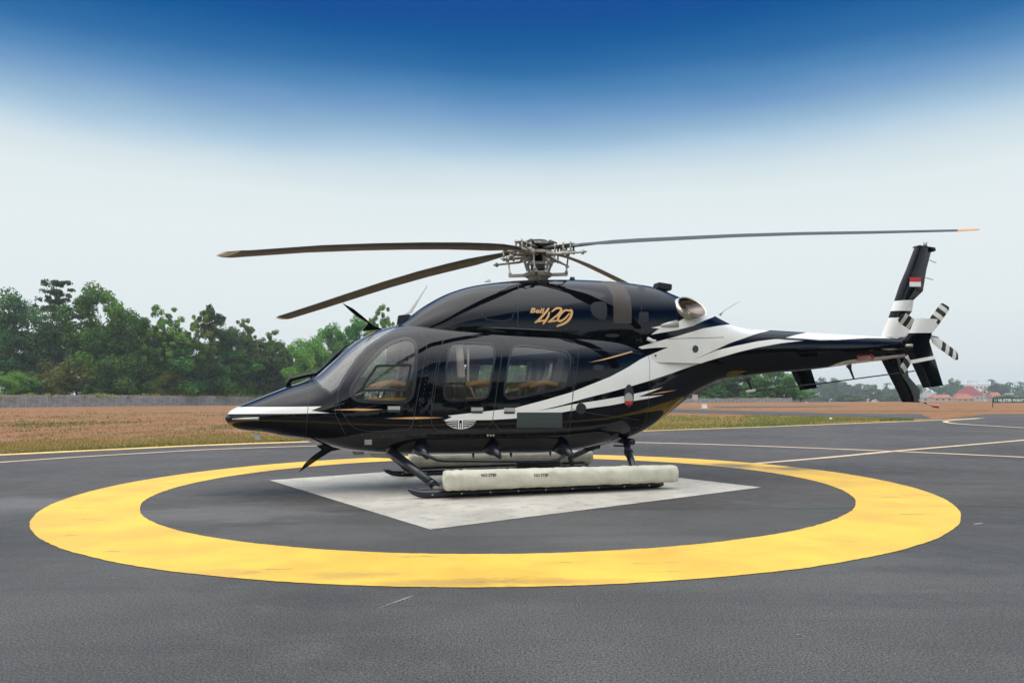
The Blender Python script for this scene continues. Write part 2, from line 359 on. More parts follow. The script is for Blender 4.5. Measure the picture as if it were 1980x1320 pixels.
def ribbon(name, pts, w, z, m):
    pts = [Vector(p) for p in pts]; L = []; Rr = []
    for i, p in enumerate(pts):
        d = (pts[min(i + 1, len(pts) - 1)] - pts[max(i - 1, 0)]).normalized(); nrm = Vector((-d.y, d.x))
        ww = w[min(i, len(w) - 1)] if isinstance(w, list) else w
        L.append(p + nrm * ww / 2); Rr.append(p - nrm * ww / 2)
    n = len(pts); v = [(*q, z) for q in L] + [(*q, z) for q in Rr]
    me = mesh(name, v, [(i, n + i, n + i + 1, i + 1) for i in range(n - 1)])
    if me.polygons[0].normal.z < 0: me.flip_normals()
    return tag(link(name, me, None, m), kind='structure')
def spline(pts, k=8):
    out = []; P = [Vector(p) for p in pts]; P = [2 * P[0] - P[1]] + P + [2 * P[-1] - P[-2]]
    for i in range(1, len(P) - 2):
        for j in range(k):
            t = j / k; a, b, c, d = P[i-1:i+3]
            out.append(.5 * ((2*b) + (c-a)*t + (2*a-5*b+4*c-d)*t*t + (3*b-a-3*c+d)*t**3))
    return out + [P[-2]]
road = [(1180, 790), (1330, 791), (1460, 794), (1600, 798.2), (1780, 800)]; road2 = [(1800, 808), (1764, 808), (1640, 804), (1500, 801.5), (1330, 797.5), (1180, 796)]
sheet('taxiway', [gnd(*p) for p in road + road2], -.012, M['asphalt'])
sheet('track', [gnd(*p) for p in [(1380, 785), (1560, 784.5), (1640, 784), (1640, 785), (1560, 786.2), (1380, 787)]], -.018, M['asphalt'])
# painted markings
RC = (-.1395 * CAMH, 8.31 * CAMH); RO_, RI_ = 4.495 * CAMH, 3.685 * CAMH
from mathutils import noise as mn
n = 720; v = []; f = []
for k in range(n):
    a = 2 * math.pi * k / n
    for r in (RI_, RO_):
        r += .010 * mn.noise(Vector((math.cos(a) * r * 2, math.sin(a) * r * 2, r))) + .009 * mn.noise(Vector((math.cos(a) * r * 14, math.sin(a) * r * 14, r)))
        v.append((RC[0] + r * math.cos(a), RC[1] + r * math.sin(a), .005))
for k in range(n): f.append((2*k, 2*k+1, (2*k+3) % (2*n), (2*k+2) % (2*n)))
tag(link('yellow_ring', mesh('yellow_ring', v, f), None, M['yellow']), kind='structure')
c0, c1, c2 = [Vector(gnd(*p)) for p in ((519, 929), (832, 1024), (1471, 941.5))]; ctr = (c0 + c2) / 2
hw = (c1 - ctr); hs = Vector((-hw.y, hw.x)) * ((c2 - c0).length / 2 / hw.length)
sheet('white_pad', [ctr + hw, ctr - hs, ctr - hw, ctr + hs], .005, M['white_pad'])
ribbon('edge_line', spline([gnd(*p) for p in [(-400, 899), (0, 879), (230, 868), (460, 858), (900, 844), (1240, 833), (1500, 824), (1780, 813), (1900, 808)]]), [.5] * 33 + [.30] * 32, .0025, M['line_y'])
ribbon('lead_line', spline([gnd(*p) for p in [(-400, 926), (0, 893.5), (250, 877.3), (500, 865), (900, 855.5), (1225, 855), (1600, 867), (1980, 883.5), (2300, 899)]]), .18, .0035, M['line'])
ribbon('diagonal_line', spline([gnd(*p) for p in [(1440, 897.5), (1600, 884), (1750, 870), (1980, 850.5), (2250, 826)]]), .17, .0025, M['line'])
ribbon('turn_line', spline([gnd(*p) for p in [(2150, 836), (1980, 826.5), (1860, 819.5), (1828, 815.5), (1840, 812.5), (1890, 809)]]), .22, .0035, M['line'])
ribbon('scratch_mark', [gnd(*p) for p in [(733, 1175), (760, 1165), (780, 1158), (799, 1151)]], [.003, .010, .015, .006], .002, M['chalk'])
ribbon('scratch_mark', [gnd(*p) for p in [(1884, 1013), (1899, 1011)]], .03, .002, M['chalk'])
ribbon('scratch_mark', [gnd(*p) for p in [(1540, 1226), (1556, 1230)]], .012, .002, M['chalk'])

# hazy air over the airfield
hz = MB(); hz.box((0, 525, 9.5), (2040, 1390, 42.0)); hzm = bpy.data.materials.new('haze_air'); hzm.use_nodes = True; hzm.node_tree.nodes.clear()
pv = hzm.node_tree.nodes.new('ShaderNodeVolumePrincipled'); pv.inputs['Color'].default_value = (.86, .92, .97, 1); pv.inputs['Density'].default_value = HAZE; pv.inputs['Anisotropy'].default_value = .2
hzo = hzm.node_tree.nodes.new('ShaderNodeOutputMaterial'); hzm.node_tree.links.new(pv.outputs[0], hzo.inputs['Volume'])
tag(hz.build('haze', hzm), 'thin pale haze over the whole airfield', 'haze', kind='stuff')

# ================================================================== wall, trees, buildings
def wall(name, p0, p1, npan, h, label, vis=True):
    p0, p1 = Vector(p0), Vector(p1); d = (p1 - p0) / npan; L = d.length; ang = math.atan2(d.y, d.x)
    root = empty(name, (*p0, 0), ang, label, 'wall')
    pm = MB()
    pb = .22; k = 5
    for r in range(k):                            # horizontal planks of one bay, joints recessed
        z0 = h * r / k; pm.box((L / 2, 0, z0 + h / k / 2), (L - .24, .08 + .012 * (r % 2), h / k - .05))
    pm.box((L / 2, .0, h / 2), (L - .26, .05, h - .02))
    o = pm.build('panel', M['concrete'], root); pan = o.data
    qm = MB(); qm.box((0, -.03, h / 2 + .02), (.2, .24, h + .06)); q = qm.build('post', M['post'], root); pst = q.data
    for i in range(npan + 1):
        if i:
            c = q.copy(); COL.objects.link(c); c.parent = root; c.location = (i * L, 0, random.uniform(-.04, .05) + gz_(p0.y + d.y * i))
        if 0 < i < npan:
            c = o.copy(); COL.objects.link(c); c.parent = root; c.location = (i * L, 0, random.uniform(-.06, .03) + gz_(p0.y + d.y * (i + 1)))
    return root
wall('concrete_wall', (far(4, 130) - 3 * 1.9, 130 - 3 * 3.3), (far(520, 196), 196), 20, 2.35, 'long grey concrete panel wall in front of the tree belt at left')
wall('concrete_wall', (far(1180, 172), 172), (far(1530, 186), 186), 14, 1.15, 'low grey concrete wall seen under the tail boom in front of dark trees')

def leaf_mesh(name, centers, radii, count, size, seed, flat=.75, tone_shift=0.):
    r = np.random.default_rng(seed); V = []; T = []
    C = np.repeat(np.array(centers), count, 0); RR = np.repeat(np.array(radii), count)
    N = len(C)
    d = r.normal(size=(N, 3)); d /= np.linalg.norm(d, axis=1, keepdims=True)
    rad = RR * (r.random(N) ** .45)
    P = C + d * rad[:, None] * np.array([1, 1, flat])
    nrm = d * .55 + r.normal(size=(N, 3)) * .55 + np.array([0, 0, .35]); nrm /= np.linalg.norm(nrm, axis=1, keepdims=True)
    u = np.cross(nrm, r.normal(size=(N, 3))); u /= np.linalg.norm(u, axis=1, keepdims=True); w = np.cross(nrm, u)
    s = size * (.55 + .9 * r.random(N))[:, None]
    q = np.stack([P - u * s * .9, P - w * s * .45 + u * s * .1, P + u * s, P + w * s * .45 - u * s * .05], 1).reshape(-1, 3)
    me = bpy.data.meshes.new(name); me.vertices.add(4 * N); me.vertices.foreach_set('co', q.ravel().astype(np.float32))
    me.loops.add(4 * N); me.loops.foreach_set('vertex_index', np.arange(4 * N, dtype=np.int32))
    me.polygons.add(N); me.polygons.foreach_set('loop_start', np.arange(0, 4 * N, 4, dtype=np.int32))
    try: me.polygons.foreach_set('loop_total', np.full(N, 4, dtype=np.int32))
    except Exception: pass
    me.update(calc_edges=True)
    clump = np.repeat(r.random(len(centers)), count)
    tone = np.clip(.62 * clump + .42 * r.random(N) - .02 + tone_shift, 0, 1)
    a = me.attributes.new('tone', 'FLOAT', 'FACE'); a.data.foreach_set('value', tone.astype(np.float32))
    return me
def crown_centers(seed, H, W, base, kind):
    r = np.random.default_rng(seed); C = []; Rd = []
    if kind == 'tiered':
        zs = np.linspace(base, .98, 8)
        for i, z in enumerate(zs):
            wid = W * .5 * (1 - .62 * (i / 7) ** 1.3)
            for k in range(16):
                a = r.uniform(0, 6.28); q = wid * r.uniform(.15, 1); C.append((q * math.cos(a), q * math.sin(a), H * (z + r.uniform(-.02, .02)) + q * .08)); Rd.append(W * r.uniform(.04, .085))
        return C, Rd, .38
    nC = dict(dense=64, airy=110, tuft=34, bush=40, dome=60)[kind]
    for k in range(nC):
        while True:
            p = r.uniform(-1, 1, 3)
            l = np.linalg.norm(p)
            if l < 1 and (l > .45 or r.random() < .35): break
        zz = base + (1 - base) * (p[2] * .5 + .5)
        lump = 1 + .22 * math.sin(3 * math.atan2(p[1], p[0]) + seed) + .1 * r.normal()
        C.append((p[0] * W * .5 * lump, p[1] * W * .5 * lump, H * min(1., zz)))
        Rd.append(W * (r.uniform(.045, .085) if kind == 'airy' else r.uniform(.10, .19)))
    return C, Rd, .72
TREE = {}
def tree_meshes(key, kind, H, W, base, leaf, cnt, size, seed):
    C, Rd, flat = crown_centers(seed, H, W, base, kind)
    crown = leaf_mesh(key + '_crown', C, Rd, cnt, size, seed + 50, flat); crown.materials.append(M[leaf])
    mb = MB(); r = np.random.default_rng(seed)
    tr = max(.12, H * .014)
    ptsT = [(0, 0, -.2), (.05 * r.normal(), .05 * r.normal(), H * .3), (.02 * H * r.normal(), .02 * H * r.normal(), H * .62), (.02 * H * r.normal(), .02 * H * r.normal(), H * .88)]
    mb.tube(ptsT, [tr * 1.25, tr, tr * .6, tr * .2], 7)
    idx = r.permutation(len(C))[:14]
    for i in idx:
        c = Vector(C[i]); zt_ = max(.15, min(.8, c.z / H - .12 - .1 * r.random()))
        k = zt_ / .3 if zt_ < .3 else 1 + (zt_ - .3) / .32
        k = min(k, 2.6); a = Vector(ptsT[int(k)]).lerp(Vector(ptsT[min(3, int(k) + 1)]), k - int(k))
        mb.tube([a, a.lerp(c, .5) + Vector((0, 0, .02 * H)), c], [tr * .5, tr * .32, tr * .1], 5)
    me = mesh(key + '_trunk', mb.v, mb.f); me.materials.append(M['bark'])
    TREE[key] = (me, crown, H, W)
tree_meshes('dense_a', 'dense', 18, 13, .14, 'leafdark', 290, .29, 11)
tree_meshes('dense_b', 'dense', 18, 12, .14, 'leafmid', 290, .29, 12)
tree_meshes('dense_c', 'dense', 18, 15, .12, 'leafblue', 300, .30, 13)
tree_meshes('tiered', 'tiered', 22, 15, .50, 'leafdark', 60, .28, 14)
tree_meshes('airy_a', 'airy', 18, 11, .28, 'leaflight', 100, .25, 15)
tree_meshes('airy_b', 'airy', 18, 11, .30, 'leafolive', 100, .25, 16)
tree_meshes('tuft', 'tuft', 18, 6.5, .66, 'leafdark', 130, .30, 17)
tree_meshes('dome_a', 'dome', 10, 13, .04, 'leafdark', 290, .26, 18)
tree_meshes('dome_b', 'dome', 10, 12, .03, 'leafolive', 290, .26, 19)
tree_meshes('bush', 'bush', 6, 8, .0, 'leafmid', 180, .28, 20)
tree_meshes('light', 'dense', 16, 12, .2, 'leaflight', 210, .26, 21)
WA, WB = Vector((far(4, 130) - 5.7, 120.1)), Vector((far(520, 196), 196))
def wally(px):                                # distance of the wall in a picture column
    k = far(px, 1); t = (k * WA.y - WA.x) / ((WB.x - WA.x) - k * (WB.y - WA.y)); return WA.y + t * (WB.y - WA.y)
def tree(key, px, top, Y, label, width=None, name='broadleaf_tree', group=None, gz=0., cat='tree', rot=None):
    me, crown, H, W = TREE[key]
    if px < 560: Y = max(Y, wally(px) + 2.5 + .5 * (width or 60) / FPX * Y)
    gz = gz_(Y); h = hgt(px, top, Y) - gz; s = h / H; sx = s if width is None else (width / FPX * Y) / W
    root = empty(name, (far(px, Y), Y, gz), rot if rot is not None else random.uniform(0, 6.28), label, cat, group)
    root.scale = (sx, sx, s)
    o = link('trunk', me, root); c = link('crown', crown, root)
    return root
GB = 'trees of the belt behind the concrete wall'
for a in [
    ('dense_c', 28, 566, 158, 'tall blue-green tree with a full crown at the far left edge of the tree belt', 150),
    ('tiered', 112, 545, 166, 'tallest tree at left with open flat tiers of foliage and sky showing through', 110),
    ('dense_b', 182, 556, 162, 'tall dense green tree just right of the open tiered tree', 115),
    ('dense_b', 262, 606, 168, 'mid green tree between the tall dense tree and the pale airy tree', 90),
    ('airy_a', 318, 593, 160, 'pale airy tree with sky showing through its light green crown', 95),
    ('tuft', 412, 588, 172, 'slim tree carrying a small dark tuft high above its neighbours', 46),
    ('airy_b', 388, 606, 166, 'thin olive tree with sparse leaves left of the small dark tuft', 70),
    ('airy_b', 468, 612, 176, 'olive brown open tree right of the small dark tuft', 70),
    ('dense_a', 435, 632, 168, 'dark round tree standing under the small tuft', 90),
    ('airy_a', 528, 640, 190, 'airy light tree just left of the bright green trees beyond the nose', 70),
    ('dense_a', 488, 656, 186, 'dark dense tree just above the helicopter nose', 120),
    ('light', 596, 652, 190, 'bright green tree seen beyond the windshield base', 85),
    ('dense_b', 640, 632, 200, 'green tree just left of the upper wire cutter', 75),
    ('dense_b', 694, 617, 205, 'green tree directly behind the upper wire cutter blade', 80),
    ('airy_a', 742, 592, 205, 'airy tree top at the foot of the leaning white antenna', 66),
    ('dome_a', 318, 668, 150, 'broad dark dome of foliage in the middle of the tree belt', 150),
    ('dome_b', 312, 712, 144, 'low rounded olive shrub in front of the broad dark dome', 80),
    ('light', 14, 716, 138, 'light green bush leaning on the wall at the left edge', 86),
    ('dome_b', 92, 702, 146, 'low green tree behind the wall between the light bush and the twin trunks', 100),
    ('airy_b', 148, 690, 141, 'small open tree showing twin pale trunks above the wall', 75),
    ('dome_a', 218, 674, 150, 'dark rounded tree left of the broad dark dome', 110),
    ('dome_a', 392, 694, 158, 'dark rounded tree right of the broad dark dome', 100),
    ('bush', 448, 722, 166, 'mid green bush behind the wall near the nose tip', 90),
    ('dome_a', 545, 690, 184, 'dark tree low behind the nose of the helicopter', 110),
    ('dense_c', 300, 628, 178, 'blue-green tree filling the gap behind the pale airy tree', 110),
    ('dense_b', 350, 642, 172, 'mid green tree standing between the pale airy tree and the dark round tree', 105),
    ('dense_b', 440, 668, 180, 'mid green tree lower than the dark round tree under the tuft', 110),
    ('dense_b', 540, 664, 196, 'green tree closing the low gap just left of the bright green tree', 110),
    ('dense_c', 80, 640, 172, 'blue-green tree below the open tiered tree', 120),
    ('dense_a', 210, 625, 176, 'dark tree filling in below the tall dense tree', 120),
]: tree(*a, group=GB)
for k, (px, top) in enumerate([(640, 690), (720, 680), (800, 700), (880, 706), (950, 700), (1020, 698), (1085, 704), (1150, 715), (1230, 720), (1310, 722)]):
    tree(['dense_a', 'dome_a', 'dense_b'][k % 3], px, top, 200, 'green tree far behind the cabin, glimpsed through the helicopter windows or hidden by its fuselage', 105, group='trees hidden behind the helicopter')
for a in [
    ('dome_a', 1392, 716, 205, 'dark tree under the start of the tail boom', 80), ('dense_a', 1440, 722, 200, 'dark tree right of the wire support under the boom', 85),
    ('dome_a', 1500, 716, 196, 'dark round tree just left of the black plate hanging under the boom', 90), ('dense_b', 1350, 745, 200, 'light green tree close to the rear belly curve', 50),
    ('light', 1548, 752, 200, 'pale green bush below the black plate under the boom', 60),
]: tree(*a, group='dark trees under the tail boom')
# undergrowth and creepers along the wall
def strip_leaves(name, a, b, n, h0, h1, depth, cnt, size, leaf, seed, label):
    r = np.random.default_rng(seed); C = []; Rd = []
    for k in range(n):
        t = r.random(); p = np.array(a) * (1 - t) + np.array(b) * t
        hh = h0 + (h1 - h0) * r.random() * (.5 + .5 * math.sin(t * 37 + seed))
        C.append((p[0] + r.normal() * .3, p[1] + r.uniform(0, depth), hh)); Rd.append(r.uniform(.35, .75))
    me = leaf_mesh(name, C, Rd, cnt, size, seed); me.materials.append(M[leaf])
    o = link(name, me); tag(o, label, 'plants', kind='stuff'); return o
wa, wb = (far(-40, 128), 128.8), (far(520, 196), 197)
strip_leaves('creeper', wa, wb, 230, 1.9, 2.5, .8, 36, .20, 'creeper', 3, 'brown and yellow creeper growing along the top of the concrete wall')
strip_leaves('undergrowth', (wa[0] - 1, wa[1] + 3), (wb[0], wb[1] + 4), 420, .6, 5.5, 6, 75, .28, 'leafdark', 4, 'dark undergrowth filling the gaps between trunks behind the wall')
strip_leaves('undergrowth', (far(1180, 178), 178), (far(1540, 190), 190), 260, .5, 4.5, 6, 75, .30, 'leafdark', 5, 'dark undergrowth behind the low wall under the tail boom')
# far wood at right: reads as one hazy mass
def far_wood(name, x0, x1, Y, tops, leaf, seed, label):
    r = np.random.default_rng(seed); C = []; Rd = []
    for k in range(330):
        px = r.uniform(x0, x1); top = np.interp(px, [t[0] for t in tops], [t[1] for t in tops]) + r.normal() * 3
        g0 = gz_(Y); h = hgt(px, top, Y) - g0; z = g0 + h * (1 - r.random() * .97)
        C.append((far(px, Y), Y + r.uniform(-6, 12), max(g0 + 1, z - 2.5))); Rd.append(r.uniform(2.0, 5.0))
    me = leaf_mesh(name, C, Rd, 90, 1.3, seed); me.materials.append(M[leaf]); o = link(name, me); tag(o, label, 'trees', kind='stuff')
far_wood('far_wood', 1540, 1745, 800, [(1540, 742), (1600, 736), (1640, 740), (1700, 748), (1745, 745)], 'leafblue', 31, 'hazy far wood seen between the tail boom and the lower fin')
far_wood('far_wood', 1735, 2060, 820, [(1735, 748), (1790, 745), (1840, 738), (1870, 742), (1900, 748), (1930, 741), (1960, 747), (2060, 742)], 'leafblue', 32, 'hazy far wood behind the houses at the right edge')
GF = 'far hazy trees at right'
for a in [('dense_c', 1614, 731, 720, 'hazy far tree rising left of the small white house', 42), ('dense_c', 1845, 731, 780, 'tallest hazy tree right of the near tail plate', 24), ('dense_c', 1930, 740, 760, 'broad hazy tree behind the windsock', 46),
          ('dome_a', 1690, 752, 620, 'hazy rounded tree left of the lower fin', 36), ('dome_a', 1725, 760, 600, 'low green bush beside the lower fin', 36), ('dome_a', 1834, 757, 720, 'round green tree left of the red roof', 22), ('dome_b', 1945, 762, 600, 'low dark tree above the green sign', 40), ('bush', 1640, 762, 560, 'low bush on the far field edge left of the small white house', 50), ('bush', 1855, 771, 620, 'low green bush in front of the red roof', 26)]: tree(*a, group=GF)
def palm(px, top, Y, label, seed):
    r = random.Random(seed); h = hgt(px, top, Y) - gz_(Y)
    root = empty('palm_tree', (far(px, Y), Y, gz_(Y)), r.uniform(0, 6), label, 'palm', 'palms on the far skyline')
    t = MB(); t.tube([(0, 0, 0), (.2, 0, h * .5), (.1, .1, h - 1.2)], [.5, .4, .32], 6); t.build('trunk', M['bark'], root)
    c = MB()
    for k in range(13):
        a = 6.28 * k / 13 + r.uniform(-.2, .2); L = r.uniform(4.2, 5.8); up = r.uniform(.2, 1.0)
        d = Vector((math.cos(a), math.sin(a), 0)); sd = Vector((-d.y, d.x, 0)); prev = None
        pts = [Vector((.1, .1, h - 1.2)) + d * L * q + Vector((0, 0, L * (up * q - 1.1 * q * q))) for q in (0, .35, .7, 1)]
        wd = (.3, .9, .8, .1); v = []
        for p, w_ in zip(pts, wd): v += [p - sd * w_, p + Vector((0, 0, .12)), p + sd * w_]
        f = []
        for i in range(3):
            b = 3 * i; f += [(b, b+1, b+4, b+3), (b+1, b+2, b+5, b+4)]
        c.add(v, f)
    o = c.build('crown', M['leafblue'], root); a_ = o.data.attributes.new('tone', 'FLOAT', 'FACE'); a_.data.foreach_set('value', np.random.default_rng(seed).random(len(o.data.polygons)).astype(np.float32))
for k, (px, top, lab) in enumerate([(1952, 738, 'far palm on the skyline above the letters of the green sign'), (1974, 737, 'far palm nearest the right edge of the frame'), (1663, 741, 'far palm left of the lower fin, tallest of its group'), (1676, 744, 'far palm standing close right of the tallest of its group'), (1716, 740, 'far palm just left of the lower fin edge'), (1917, 733, 'slim far palm between the white block and the right edge palms')]): palm(px, top, 760, lab, k)
def house(name, x0, x1, ybase, yeave, yridge, Y, roof, wallm, label, depth=8, hip=.0, cat='house', flatroof=False, winrows=0):
    xa, xb = far(x0, Y), far(x1, Y); g0 = gz_(Y); ze = hgt((x0+x1)/2, yeave, Y) - g0; zr = hgt((x0+x1)/2, yridge, Y) - g0
    root = empty(name, ((xa + xb) / 2, Y, g0), 0, label, cat); w = xb - xa
    b = MB(); b.box((0, depth / 2, ze / 2), (w, depth, ze)); b.build('wall', wallm, root)
    rf = MB(); e = .5
    if flatroof:
        rf.box((0, depth / 2, ze + .15), (w + e, depth + e, .3)); rf.box((-w * .28, depth / 2, ze + .3 + (zr - ze) / 2), (w * .3, depth * .6, zr - ze))
    else:
        hx = w / 2 * (1 - hip)
        v = [(-w/2-e, -e, ze), (w/2+e, -e, ze), (w/2+e, depth+e, ze), (-w/2-e, depth+e, ze), (-hx, depth/2, zr), (hx, depth/2, zr)]
        rf.add(v, [(0, 1, 5, 4), (2, 3, 4, 5), (1, 2, 5), (3, 0, 4), (3, 2, 1, 0)])
    rf.build('roof', roof, root)
    nw = min(8, max(2, int(w / 4.2))); rows = max(1, winrows)
    for r_ in range(rows):
        for k in range(nw):
            m_ = MB(); z = ze * (r_ + .55) / rows; m_.box((-w / 2 + w * (k + .5) / nw, -.04, z), (1.7, .12, min(1.6, ze / rows * .45))); m_.build('window', M['winglass'], root)
house('house', 1860, 1903, 775, 764, 746, 690, M['roofred'], M['housewall'], 'house with a big dark red roof under the white block', 14, .75)
house('house', 1785, 1812, 775, 769, 757, 660, M['roofgrey'], M['housewall'], 'grey roofed house right of the lower fin', 9, .4)
house('house', 1806, 1842, 775, 769, 762.5, 640, M['rooforange'], M['housewall'], 'low house with a long orange tile roof beside the grey roofed house', 9, .2)
house('house', 1850, 1884, 776, 771, 761, 600, M['rooforange'], M['housewall'], 'orange tiled house in front of the dark red roof', 8, .35)
house('house', 1918, 1938, 775, 768, 758, 690, M['rooforange'], M['housewall'], 'small orange roofed house behind the left end of the green sign', 8, .3)
house('house', 1946, 1966, 775, 768, 760, 690, M['roofgrey'], M['whitewall'], 'pale roofed house above the middle of the green sign', 8, .3)
house('house', 1684, 1700, 775, 764, 756, 720, M['whitewall'], M['whitewall'], 'small white house among the far trees left of the lower fin', 8, .2)
house('apartment_block', 1878, 1916, 775, 744, 735, 790, M['whitewall'], M['whitewall'], 'white flat roofed block rising above the red roof', 12, cat='building', flatroof=True, winrows=3)
# windsock
Yw = 145; root = empty('windsock', (far(1899.5, Yw), Yw, 0), 0, 'white and orange windsock drooping from a thin white pole by the far houses', 'windsock')
zt_ = hgt(1899.5, 750, Yw)
t = MB(); t.tube([(0, 0, 0), (0, 0, zt_ + .2)], .05, 8); t.build('pole', M['lgrey'], root)
pts = [(.05, 0, zt_), (.3, 0, zt_ - .18), (.6, 0, zt_ - .5), (.95, 0, zt_ - .88), (1.25, 0, zt_ - 1.22)]
for k in range(4):
    t = MB(); r0 = .2 - k * .025; t.tube([pts[k], pts[k + 1]], [r0, r0 - .025], 10, caps=False); t.build('sleeve', M['signwhite'] if k % 2 == 0 else M['orange'], root, True)

# text as flat mesh
def text_mesh(s, size, bold=0., shear=0., spacing=1.):
    cu = bpy.data.curves.new('text', 'FONT'); cu.body = s; cu.size = size; cu.offset = bold; cu.shear = shear; cu.space_character = spacing; cu.resolution_u = 4
    o = bpy.data.objects.new('text', cu); COL.objects.link(o)
    dg = bpy.context.evaluated_depsgraph_get(); dg.update()
    me = bpy.data.meshes.new_from_object(o.evaluated_get(dg)); V = [tuple(v.co[:2]) for v in me.vertices]; Fc = [tuple(p.vertices) for p in me.polygons]
    bpy.data.objects.remove(o); bpy.data.meshes.remove(me); bpy.data.curves.remove(cu)
    x0 = min(v[0] for v in V); x1 = max(v[0] for v in V); y0 = min(v[1] for v in V); y1 = max(v[1] for v in V)
    return V, Fc, (x0, x1, y0, y1)
# muster point sign
Ys = 72.; root = empty('muster_sign', (far(1919, Ys), Ys, 0), 0, 'green sign board with white letters on two posts at the right edge', 'sign')
zt_, zb_ = hgt(1950, 769, Ys), hgt(1950, 778.6, Ys); wS = far(1983, Ys) - far(1918, Ys)
b = MB(); b.box((wS / 2, 0, (zt_ + zb_) / 2), (wS, .04, zt_ - zb_)); b.build('board', M['signgreen'], root)
for x in (.05, wS - .1):
    t = MB(); t.tube([(x, .05, 0), (x, .05, zt_)], .035, 8); t.build('post', M['darkmetal'], root)
V, Fc, bb = text_mesh('MUSTER POINT', 1, .035)
sx = (far(1979.5, Ys) - far(1930, Ys)) / (bb[1] - bb[0]); sz = (zt_ - zb_) * .62 / (bb[3] - bb[2]); ox = far(1930, Ys) - far(1919, Ys)
link('lettering', mesh('lettering', [(ox + (x - bb[0]) * sx, -.025, zb_ + (zt_ - zb_) * .19 + (y - bb[2]) * sz) for x, y in V], Fc), root, M['signwhite'])
sy = MB(); cxs, czs = .29, (zt_ + zb_) / 2; q = (zt_ - zb_) * .3
for a in (45, 135, 225, 315):
    d = Vector((math.cos(R(a)), 0, math.sin(R(a)))); p0 = Vector((cxs, -.027, czs)) + d * q * 1.25; sd = Vector((-d.z, 0, d.x))
    p1 = Vector((cxs, -.027, czs)) + d * q * .25
    sy.add([p0 - sd * .018, p0 + sd * .018, p1 + sd * .018, p1 - sd * .018], [(0, 1, 2, 3)]); sy.add([p1 - d * .03, p1 + sd * .06 + d * .05, p1 - sd * .06 + d * .05], [(0, 1, 2)])
sy.build('symbol', M['signwhite'], root)
# small markers in the field
X, Y = gnd(1362, 789); mk = MB(); mk.box((0, 0, .22), (.55, .25, .44)); mk.box((0, 0, .02), (.7, .4, .04))
o = mk.build('marker_box', M['signwhite'], None, bevel=.02); o.location = (X, Y, 0); tag(o, 'small white marker box on the red soil right of the belly', 'marker')
X, Y = gnd(1344, 777.5); root = empty('field_sign', (X, Y, 0), 0, 'small pale upright board far off in front of the low wall', 'sign')
mk = MB(); mk.box((0, 0, 1.1), (1.2, .06, 1.2)); mk.build('board', M['housewall'], root); t = MB(); t.tube([(0, .06, 0), (0, .06, 1.6)], .05, 6); t.build('post', M['lgrey'], root)
X, Y = gnd(1603, 811.5); mk = MB(); mk.add([(0, 0, 0), (.3, .05, 0), (.33, .25, .02), (.05, .3, .03), (.16, .14, .12)], [(0, 1, 4), (1, 2, 4), (2, 3, 4), (3, 0, 4)])
o = mk.build('litter', M['signwhite'], None); o.location = (X, Y, 0); tag(o, 'scrap of pale litter on the green grass strip', 'litter')

# grass
def grass(name, n, region, lo_, hi_, h, leaf, seed, label, dens=None, wide=.012):
    r = np.random.default_rng(seed); px = r.uniform(region[0], region[1], n * 3); t = r.random(n * 3)
    P = []
    for a, b in zip(px, t):
        lo, hi = lo_(a), hi_(a); y = lo + (hi - lo) * b
        if dens is not None and r.random() > dens(a, b): continue
        P.append(gnd(a, y))
        if len(P) >= n: break
    P = np.array(P); N = len(P); ang = r.uniform(0, 6.28, N); hh = h * (.4 + .9 * r.random(N))
    d = np.stack([np.cos(ang), np.sin(ang)], 1); lean = r.normal(size=(N, 2)) * .35 * hh[:, None]
    ww = wide * (1 + P[:, 1] / 14)
    b0 = np.concatenate([P - d * ww[:, None], np.full((N, 1), -.03)], 1); b1 = np.concatenate([P + d * ww[:, None], np.full((N, 1), -.03)], 1)
    tp = np.concatenate([P + lean, (hh - .03)[:, None]], 1)
    q = np.stack([b0, b1, tp], 1).reshape(-1, 3)
    me = bpy.data.meshes.new(name); me.vertices.add(3 * N); me.vertices.foreach_set('co', q.ravel().astype(np.float32))
    me.loops.add(3 * N); me.loops.foreach_set('vertex_index', np.arange(3 * N, dtype=np.int32)); me.polygons.add(N); me.polygons.foreach_set('loop_start', np.arange(0, 3 * N, 3, dtype=np.int32))
    try: me.polygons.foreach_set('loop_total', np.full(N, 3, dtype=np.int32))
    except Exception: pass
    me.update(calc_edges=True)
    a = me.attributes.new('tone', 'FLOAT', 'FACE'); a.data.foreach_set('value', r.random(N).astype(np.float32))
    me.materials.append(M[leaf]); tag(link(name, me), label, 'grass', kind='stuff')
ex, ey = [p[0] for p in edge_px], [p[1] for p in edge_px]
edge_y = lambda a: float(np.interp(a, ex, ey)) - 1.2
from mathutils import noise as mn
def patchy(sx, sy, seed):
    def f_(a, b):
        x, y = gnd(a, 800 + 76 * (1 - b)); return .5 + .5 * (mn.noise(Vector((x * sx, y * sy, seed))) + .5 * mn.noise(Vector((x * sx * 3, y * sy * 3, seed + 3))))
    return f_
n1, n2, n3 = patchy(.30, .30, 1.), patchy(.16, .12, 5.), patchy(.7, .4, 9.)
grass('dry_grass', 26000, (-60, 640), edge_y, lambda a: edge_y(a) - 30 + a * .025, .09, 'grassdry', 41, 'dry yellow grass along the apron edge at left', lambda a, b: max(0, (1 - b) ** 1.3 * (n1(a, b) * 1.7 - .3)), .006)
grass('green_grass', 12000, (-60, 900), edge_y, lambda a: edge_y(a) - 8, .065, 'grassgreen', 42, 'short green grass fringe at the apron edge at left', lambda a, b: (1 - b) * n1(a, 1 - b), .006)
